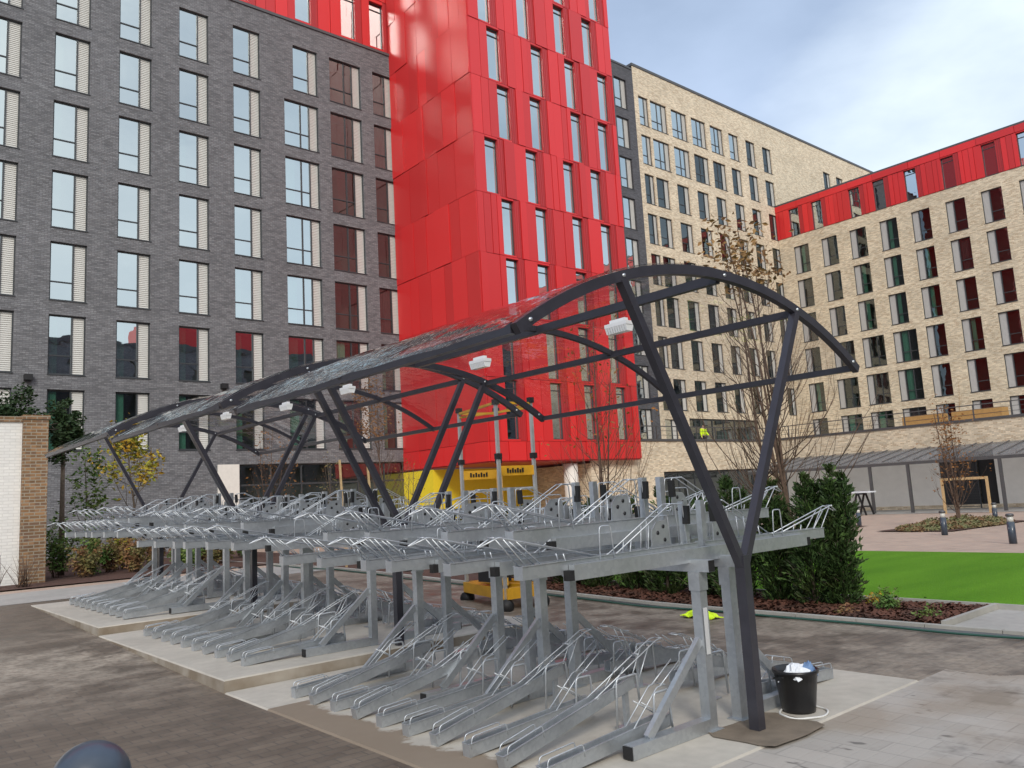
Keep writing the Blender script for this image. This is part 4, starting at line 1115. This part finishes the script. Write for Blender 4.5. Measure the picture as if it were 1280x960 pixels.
def tree(name, lab, cat, x, y, H, stems, rad, seed, leafm=None, nleaf=0, ls=.08, lzone=(0,1), spread=.5, group=None, clear=.25, lvl=2, nb=4, bark='bark', bl=1.0, stem_spread=.12, cl=.12, kind=None):
    z = gz(x, y); rr = random.Random(seed); t = thing(name, lab, cat, (x, y, z), group)
    m = MB(); tips = []
    for s in range(stems):
        a = rr.random()*6.3; sp = stem_spread*(0 if stems == 1 else 1)
        p = Vector((x+.04*math.cos(a), y+.04*math.sin(a), z-.05)); d = Vector((sp*math.cos(a), sp*math.sin(a), 1)).normalized(); n = 9; pts = [p]
        h = H*rr.uniform(.82, 1)
        for i in range(n):
            d = (d+Vector((rr.uniform(-.05,.05), rr.uniform(-.05,.05), .06))).normalized(); pts.append(pts[-1]+d*h/n)
        m.tube(pts, rad, 7, 0, rad*.25)
        for i in range(1, n+1):
            f = i/n
            if f < clear: continue
            for k in range(nb if f < .95 else 2):
                b = rr.random()*6.3; dd = Vector((math.cos(b), math.sin(b), rr.uniform(.4,1.3)))
                q = pts[i-1].lerp(pts[i], rr.random())
                limb(m, q, dd, bl*H*.26*(1.15-f)*rr.uniform(.6,1.3)+.12, rad*(1-.75*f)*.45, lvl-1, rr, tips, spread)
    m.build('trunk', M[bark], t)
    if leafm and nleaf:
        zs = [q[0].z for q in tips]; z0, z1 = min(zs), max(zs); tt = [q for q in tips if lzone[0] <= (q[0].z-z0)/(z1-z0+1e-6) <= lzone[1]]
        lm = MB()
        for i in range(nleaf):
            p, d = rr.choice(tt); leaf(lm, p+Vector((rr.gauss(0,cl), rr.gauss(0,cl), rr.gauss(0,cl))), ls*rr.uniform(.6,1.3), rr)
        lm.build('crown', M[leafm], t)
    return t
tree('bare_tree', 'tall multi-stemmed tree behind the hedge, bare below with brown dead leaves at its top', 'tree', 10.75, 6.45, 5.7, 5, .03, 12, 'leaf_brown', 470, .10, (.74, 1), clear=.2, nb=3, bark='bark_red', stem_spread=.13, cl=.10)
tree('bare_tree', 'slim nearly bare reddish tree standing in front of the red tower', 'tree', 10.2, 9.75, 4.9, 3, .022, 33, 'leaf_rust', 240, .07, (.3, 1), clear=.2, nb=3, bark='bark_red', stem_spread=.10, cl=.08)
tree('bare_tree', 'thin rusty-leaved sapling between the grey brick and the red tower', 'tree', 13.9, 22.6, 6.2, 2, .03, 41, 'leaf_rust', 800, .11, (.45, 1), clear=.3, nb=3, bark='bark_red', stem_spread=.05, cl=.10)
tree('bare_tree', 'bare sapling before the white panel of the grey building', 'tree', 10.9, 25.0, 4.3, 3, .022, 52, 'leaf_rust', 260, .09, (.2, 1), clear=.2, nb=3, bark='bark_red', stem_spread=.06)
tree('bare_tree', 'small leafless tree before the ground-floor glazing, left of the timber poles', 'tree', 14.2, 26.5, 3.6, 3, .02, 61, 'leaf_olive', 140, .08, (.2, 1), clear=.2, nb=3, stem_spread=.16)
tree('bare_tree', 'small leafless tree before the ground-floor glazing, right of the timber poles', 'tree', 17.0, 26.5, 3.8, 3, .022, 62, 'leaf_rust', 120, .08, (.2, 1), clear=.2, nb=3, stem_spread=.16)
tree('yellow_tree', 'young tree with yellow and green autumn leaves before the grey brick wall', 'tree', 7.45, 26.5, 4.3, 1, .05, 71, 'leaf_yellow', 900, .17, (.0, 1), clear=.35, nb=2, cl=.13, bl=1.6)
tree('green_sapling', 'narrow green-leaved sapling between the brick pier and the yellow tree', 'tree', 5.75, 25.5, 3.6, 1, .03, 81, 'leaf_green', 520, .15, (.0, 1), clear=.3, nb=2, cl=.16, lvl=1)
tree('young_tree', 'young bushy tree with sparse coppery leaves growing from the round plant bed', 'tree', 29.5, 11.55, 4.5, 3, .035, 91, 'leaf_rust', 520, .10, (.0, 1), clear=.15, nb=3, bark='bark_red', stem_spread=.08, cl=.13)
tree('bare_tree', 'small leafless tree on the terrace before the right-hand wing', 'tree', 50.5, 19.1, 3.2, 1, .03, 93, None, 0, clear=.5, nb=2, bark='stake', lvl=1).location.z = gz(50.5, 19.1)
for o in bpy.data.objects:
    if o.get('label', '').startswith('small leafless tree on the terrace'): o.location.z += 4.2

# yew hedge plants
def yew(x, y, h, r0, seed, lab):
    z = gz(x, y)+.02; rr = random.Random(seed); t = thing('yew', lab, 'conifer', (x, y, z), 'upright yews forming the hedge'); tr = MB()
    tr.tube([(x,y,z),(x+.02,y,z+h*.5),(x,y,z+h*.93)], .03, 6, 0, .006); lm = MB(); lt = MB()
    leads = [(0, 0, h)]+[(rr.uniform(-.6,.6)*r0, rr.uniform(-.6,.6)*r0, h*rr.uniform(.72,.95)) for _ in range(4)]
    for k in range(660):
        lx, ly, lh = rr.choice(leads); f = rr.random()**.85; zz = .06+f*(lh-.1)
        R_ = r0*(1.0 if zz < h*.35 else max(.09, 1-((zz/h-.35)/.66)**1.1))*rr.uniform(.80, 1.12)
        if lx or ly: R_ *= .75
        a = rr.random()*6.283; base = Vector((x+lx*min(1,f*1.4)+R_*.35*math.cos(a), y+ly*min(1,f*1.4)+R_*.35*math.sin(a), z+zz-.10))
        d = Vector((math.cos(a), math.sin(a), rr.uniform(.5,1.5))).normalized(); L = R_*.72+.04
        tip = base+d*L
        if k % 4 == 0: tr.tube([base, tip], .004, 3, 0, .002)
        new = rr.random() < .15
        for q in range(9):
            s = .15+.85*q/8; p = base.lerp(tip, s)+Vector((rr.gauss(0,.018), rr.gauss(0,.018), rr.gauss(0,.018)-.01))
            leaf(lm, p, .085*rr.uniform(.7,1.3), rr, .30, d)
            if new and q > 4: lm.m[-1] = 1
    tr.build('trunk', M['bark'], t); lm.build('crown', [M['yew'], M['yew_light']], t)
ys = [(9.95,5.40,1.90,.30),(9.85,5.75,1.78,.37),(10.0,6.30,1.72,.37),(9.8,6.90,1.82,.40),(9.95,7.5,1.62,.42),(9.85,8.15,1.70,.42),(9.95,8.85,1.55,.42),(9.85,9.6,1.55,.44),(9.95,10.4,1.5,.44),(9.9,11.3,1.5,.45)]
names = ['tall tapering yew at the right end of the hedge by the lawn', 'second yew from the lawn end of the hedge, its tip highest', 'third yew from the lawn end, behind the fork of the near post',
         'fourth yew from the lawn end, seen between the near posts', 'fifth yew from the lawn end of the hedge', 'sixth yew from the lawn end, above the near rack', 'seventh yew from the lawn end of the hedge',
         'eighth yew from the lawn end of the hedge', 'ninth yew, behind the racks and right of the yellow lift', 'last yew of the hedge, beside the yellow lift']
for i, ((x, y, h, r), nm) in enumerate(zip(ys, names)): yew(x, y, h, r, 100+i, nm)

def shrub(x, y, h, r, n, ls, mats, seed, lab, name='shrub', cat='shrub', group=None, droop=.3, z=None, w=.5, stems=14):
    z = gz(x, y)+.02 if z is None else z; rr = random.Random(seed); t = thing(name, lab, cat, (x, y, z), group)
    st = MB(); lm = MB(); tips = []
    for k in range(stems):
        a = rr.random()*6.3; d = Vector((math.cos(a)*rr.uniform(.1,1)*r/h, math.sin(a)*rr.uniform(.1,1)*r/h, 1)).normalized(); L = h*rr.uniform(.6,1.05)
        p0 = Vector((x+rr.uniform(-.2,.2)*r, y+rr.uniform(-.2,.2)*r, z-.03)); p1 = p0+d*L*.55; p2 = p1+(d+Vector((0,0,-droop*.5))+Vector((rr.uniform(-.2,.2), rr.uniform(-.2,.2), 0)))*L*.45
        st.tube([p0,p1,p2], .006, 4, 0, .002); tips += [p0.lerp(p1, q/5) for q in range(2,6)]+[p1.lerp(p2, q/5) for q in range(6)]
    st.build('stems', M['bark_red'], t)
    for k in range(n):
        p = rr.choice(tips); leaf(lm, p+Vector((rr.gauss(0,.05), rr.gauss(0,.05), rr.gauss(0,.04))), ls*rr.uniform(.6,1.3), rr, w)
    if n: lm.build('foliage', M[mats], t)
    return t
# near bed by the lawn
shrub(9.75, 4.75, .30, .22, 380, .055, 'leaf_green', 201, 'low dark green shrub on the bark mulch by the lawn corner')
shrub(9.45, 4.15, .15, .20, 200, .05, 'leaf_green', 202, 'small sprawling green plant near the right tip of the mulch bed')
shrub(9.25, 5.0, .14, .12, 110, .05, 'leaf_olive', 203, 'small yellowish plant near the drain edge of the mulch bed')
shrub(10.1, 5.05, .22, .14, 130, .05, 'leaf_yellow', 204, 'small yellow-green seedling at the foot of the end yew')
# left bed
sp = [(4.6,23.2,1.5,.5,'leaf_green','leafy green shrub beside the brick pier'), (5.3,23.0,1.25,.45,'leaf_green','green shrub just right of the brick pier'),
      (5.9,23.4,1.1,.4,'leaf_olive','olive-leaved shrub, third from the pier'), (6.4,24.2,1.45,.35,'leaf_yellow','upright yellow-green shrub under the yellow tree'),
      (6.2,22.4,1.0,.35,'leaf_olive','reddish olive shrub at the front of the bed, before the yellow tree'), (7.1,23.8,1.0,.45,'leaf_olive','olive shrub left of the dark bollard'),
      (7.7,23.2,.95,.4,'cover','grey-green shrub right before the dark bollard'), (8.6,24.4,1.05,.45,'leaf_olive','bronze shrub right of the dark bollard'),
      (9.4,24.8,1.1,.45,'leaf_olive','bronze shrub behind the farthest rack, the left of two'),(5.0,22.2,.9,.5,'leaf_olive','olive shrub at the front of the bed by the foot of the pier'),(7.4,22.2,.8,.5,'leaf_green','low green shrub at the front of the bed before the dark bollard'),(8.4,22.6,.8,.5,'leaf_olive','low olive shrub at the front of the bed by the farthest rack'), (10.3,25.4,1.1,.5,'leaf_green','dark green shrub behind the farthest rack'),
      (3.5,20.9,.85,.35,None,'leafless twiggy shrub against the white wall')]
for i, (x, y, h, r, mt_, lab) in enumerate(sp):
    shrub(x, y, h, r*1.45, 900 if mt_ else 0, .105, mt_ or 'cover', 220+i, lab, group='shrubs in the bed before the grey wall', stems=22 if mt_ else 40)
shrub(3.0, 21.2, .8, .3, 0, .1, 'cover', 240, 'leafless twiggy shrub at the left border before the white wall', group='shrubs in the bed before the grey wall', stems=34)
# dark evergreen behind the brick wall
def bush(x, y, z0, rx, ry, rz, n, ls, mat, seed, name, lab, cat):
    rr = random.Random(seed); z = gz(x, y); t = thing(name, lab, cat, (x, y, z)); lm = MB(); tr = MB()
    tr.tube([(x,y,z-.05),(x,y,z0)], .08, 7, 0, .04); cs = []
    for k in range(26):
        v = Vector((rr.gauss(0,1), rr.gauss(0,1), rr.gauss(0,1))).normalized()*rr.uniform(.35,.95); c = Vector((x+v.x*rx, y+v.y*ry, z0+v.z*rz)); cs.append((c, rr.uniform(.18,.34)))
        tr.tube([(x,y,z0-.2*rz), c], .02, 4, 0, .008)
    for k in range(n):
        c, r = rr.choice(cs); v = Vector((rr.gauss(0,1), rr.gauss(0,1), rr.gauss(0,1))).normalized()*r*rr.uniform(.5,1.2)*min(rx,rz)*1.1
        leaf(lm, c+v, ls*rr.uniform(.6,1.3), rr, .6)
    tr.build('trunk', M['bark'], t); lm.build('crown', M[mat], t)
bush(3.7, 23.5, 4.1, 1.2, .6, .85, 4200, .11, 'leaf_dark', 301, 'evergreen_bush', 'dark evergreen bush rising above the white wall and its brick pier', 'bush')
bush(4.85, 24.0, 3.9, .5, .5, .95, 2200, .11, 'leaf_dark', 302, 'evergreen_bush', 'dark evergreen bush hanging right beside the brick pier', 'bush')
bush(1.2, 23.6, 4.2, 1.6, .6, .8, 2200, .12, 'leaf_dark', 303, 'evergreen_bush', 'dark evergreen bush over the white wall at the far left border', 'bush')
# green shrubs seen behind the racks under the tower
for i, (x, y, lab) in enumerate([(16.2,23.6,'dark shrub before the yellow wall'), (17.6,23.3,'dark shrub before the round cream column'), (19.0,23.2,'dark shrub right of the round cream column'), (20.6,23.5,'dark shrub before the podium wall')]):
    shrub(x, y, 1.5, .6, 700, .13, 'leaf_dark', 260+i, lab, stems=26, group='dark shrubs before the undercroft')
# ground cover round the young tree
def cover(name, cx_, cy_, rx, ry, n, seed):
    rr = random.Random(seed); m = MB()
    for k in range(n):
        a = rr.random()*6.3; q = math.sqrt(rr.random()); x = cx_+rx*q*math.cos(a); y = cy_+ry*q*math.sin(a)
        h = .30*(1.1-q*q)*(.6+.4*math.sin(x*3)*math.sin(y*4))+.05
        leaf(m, (x, y, gz(x, y)+.03+rr.random()*h), .10*rr.uniform(.6,1.4), rr, .6)
    tag(m.build(name, M['cover']), kind='stuff')
cover('ground_cover', 29.6, 11.7, 3.6, 1.3, 6500, 9)
cover('ground_cover', 26, 16.8, 3.0, 1.2, 3000, 10)
# small trailing shrubs by the rack-side path, seen under the upper tier
for i, (x, y, lab) in enumerate([(12.2,21.5,'low shrub beyond the racks, seen under the upper tier, left of the lift'), (10.3,13.6,'low leafy shrub at the end of the yew hedge')]):
    shrub(x, y, .8, .5, 500, .10, 'leaf_olive', 280+i, lab, stems=20)
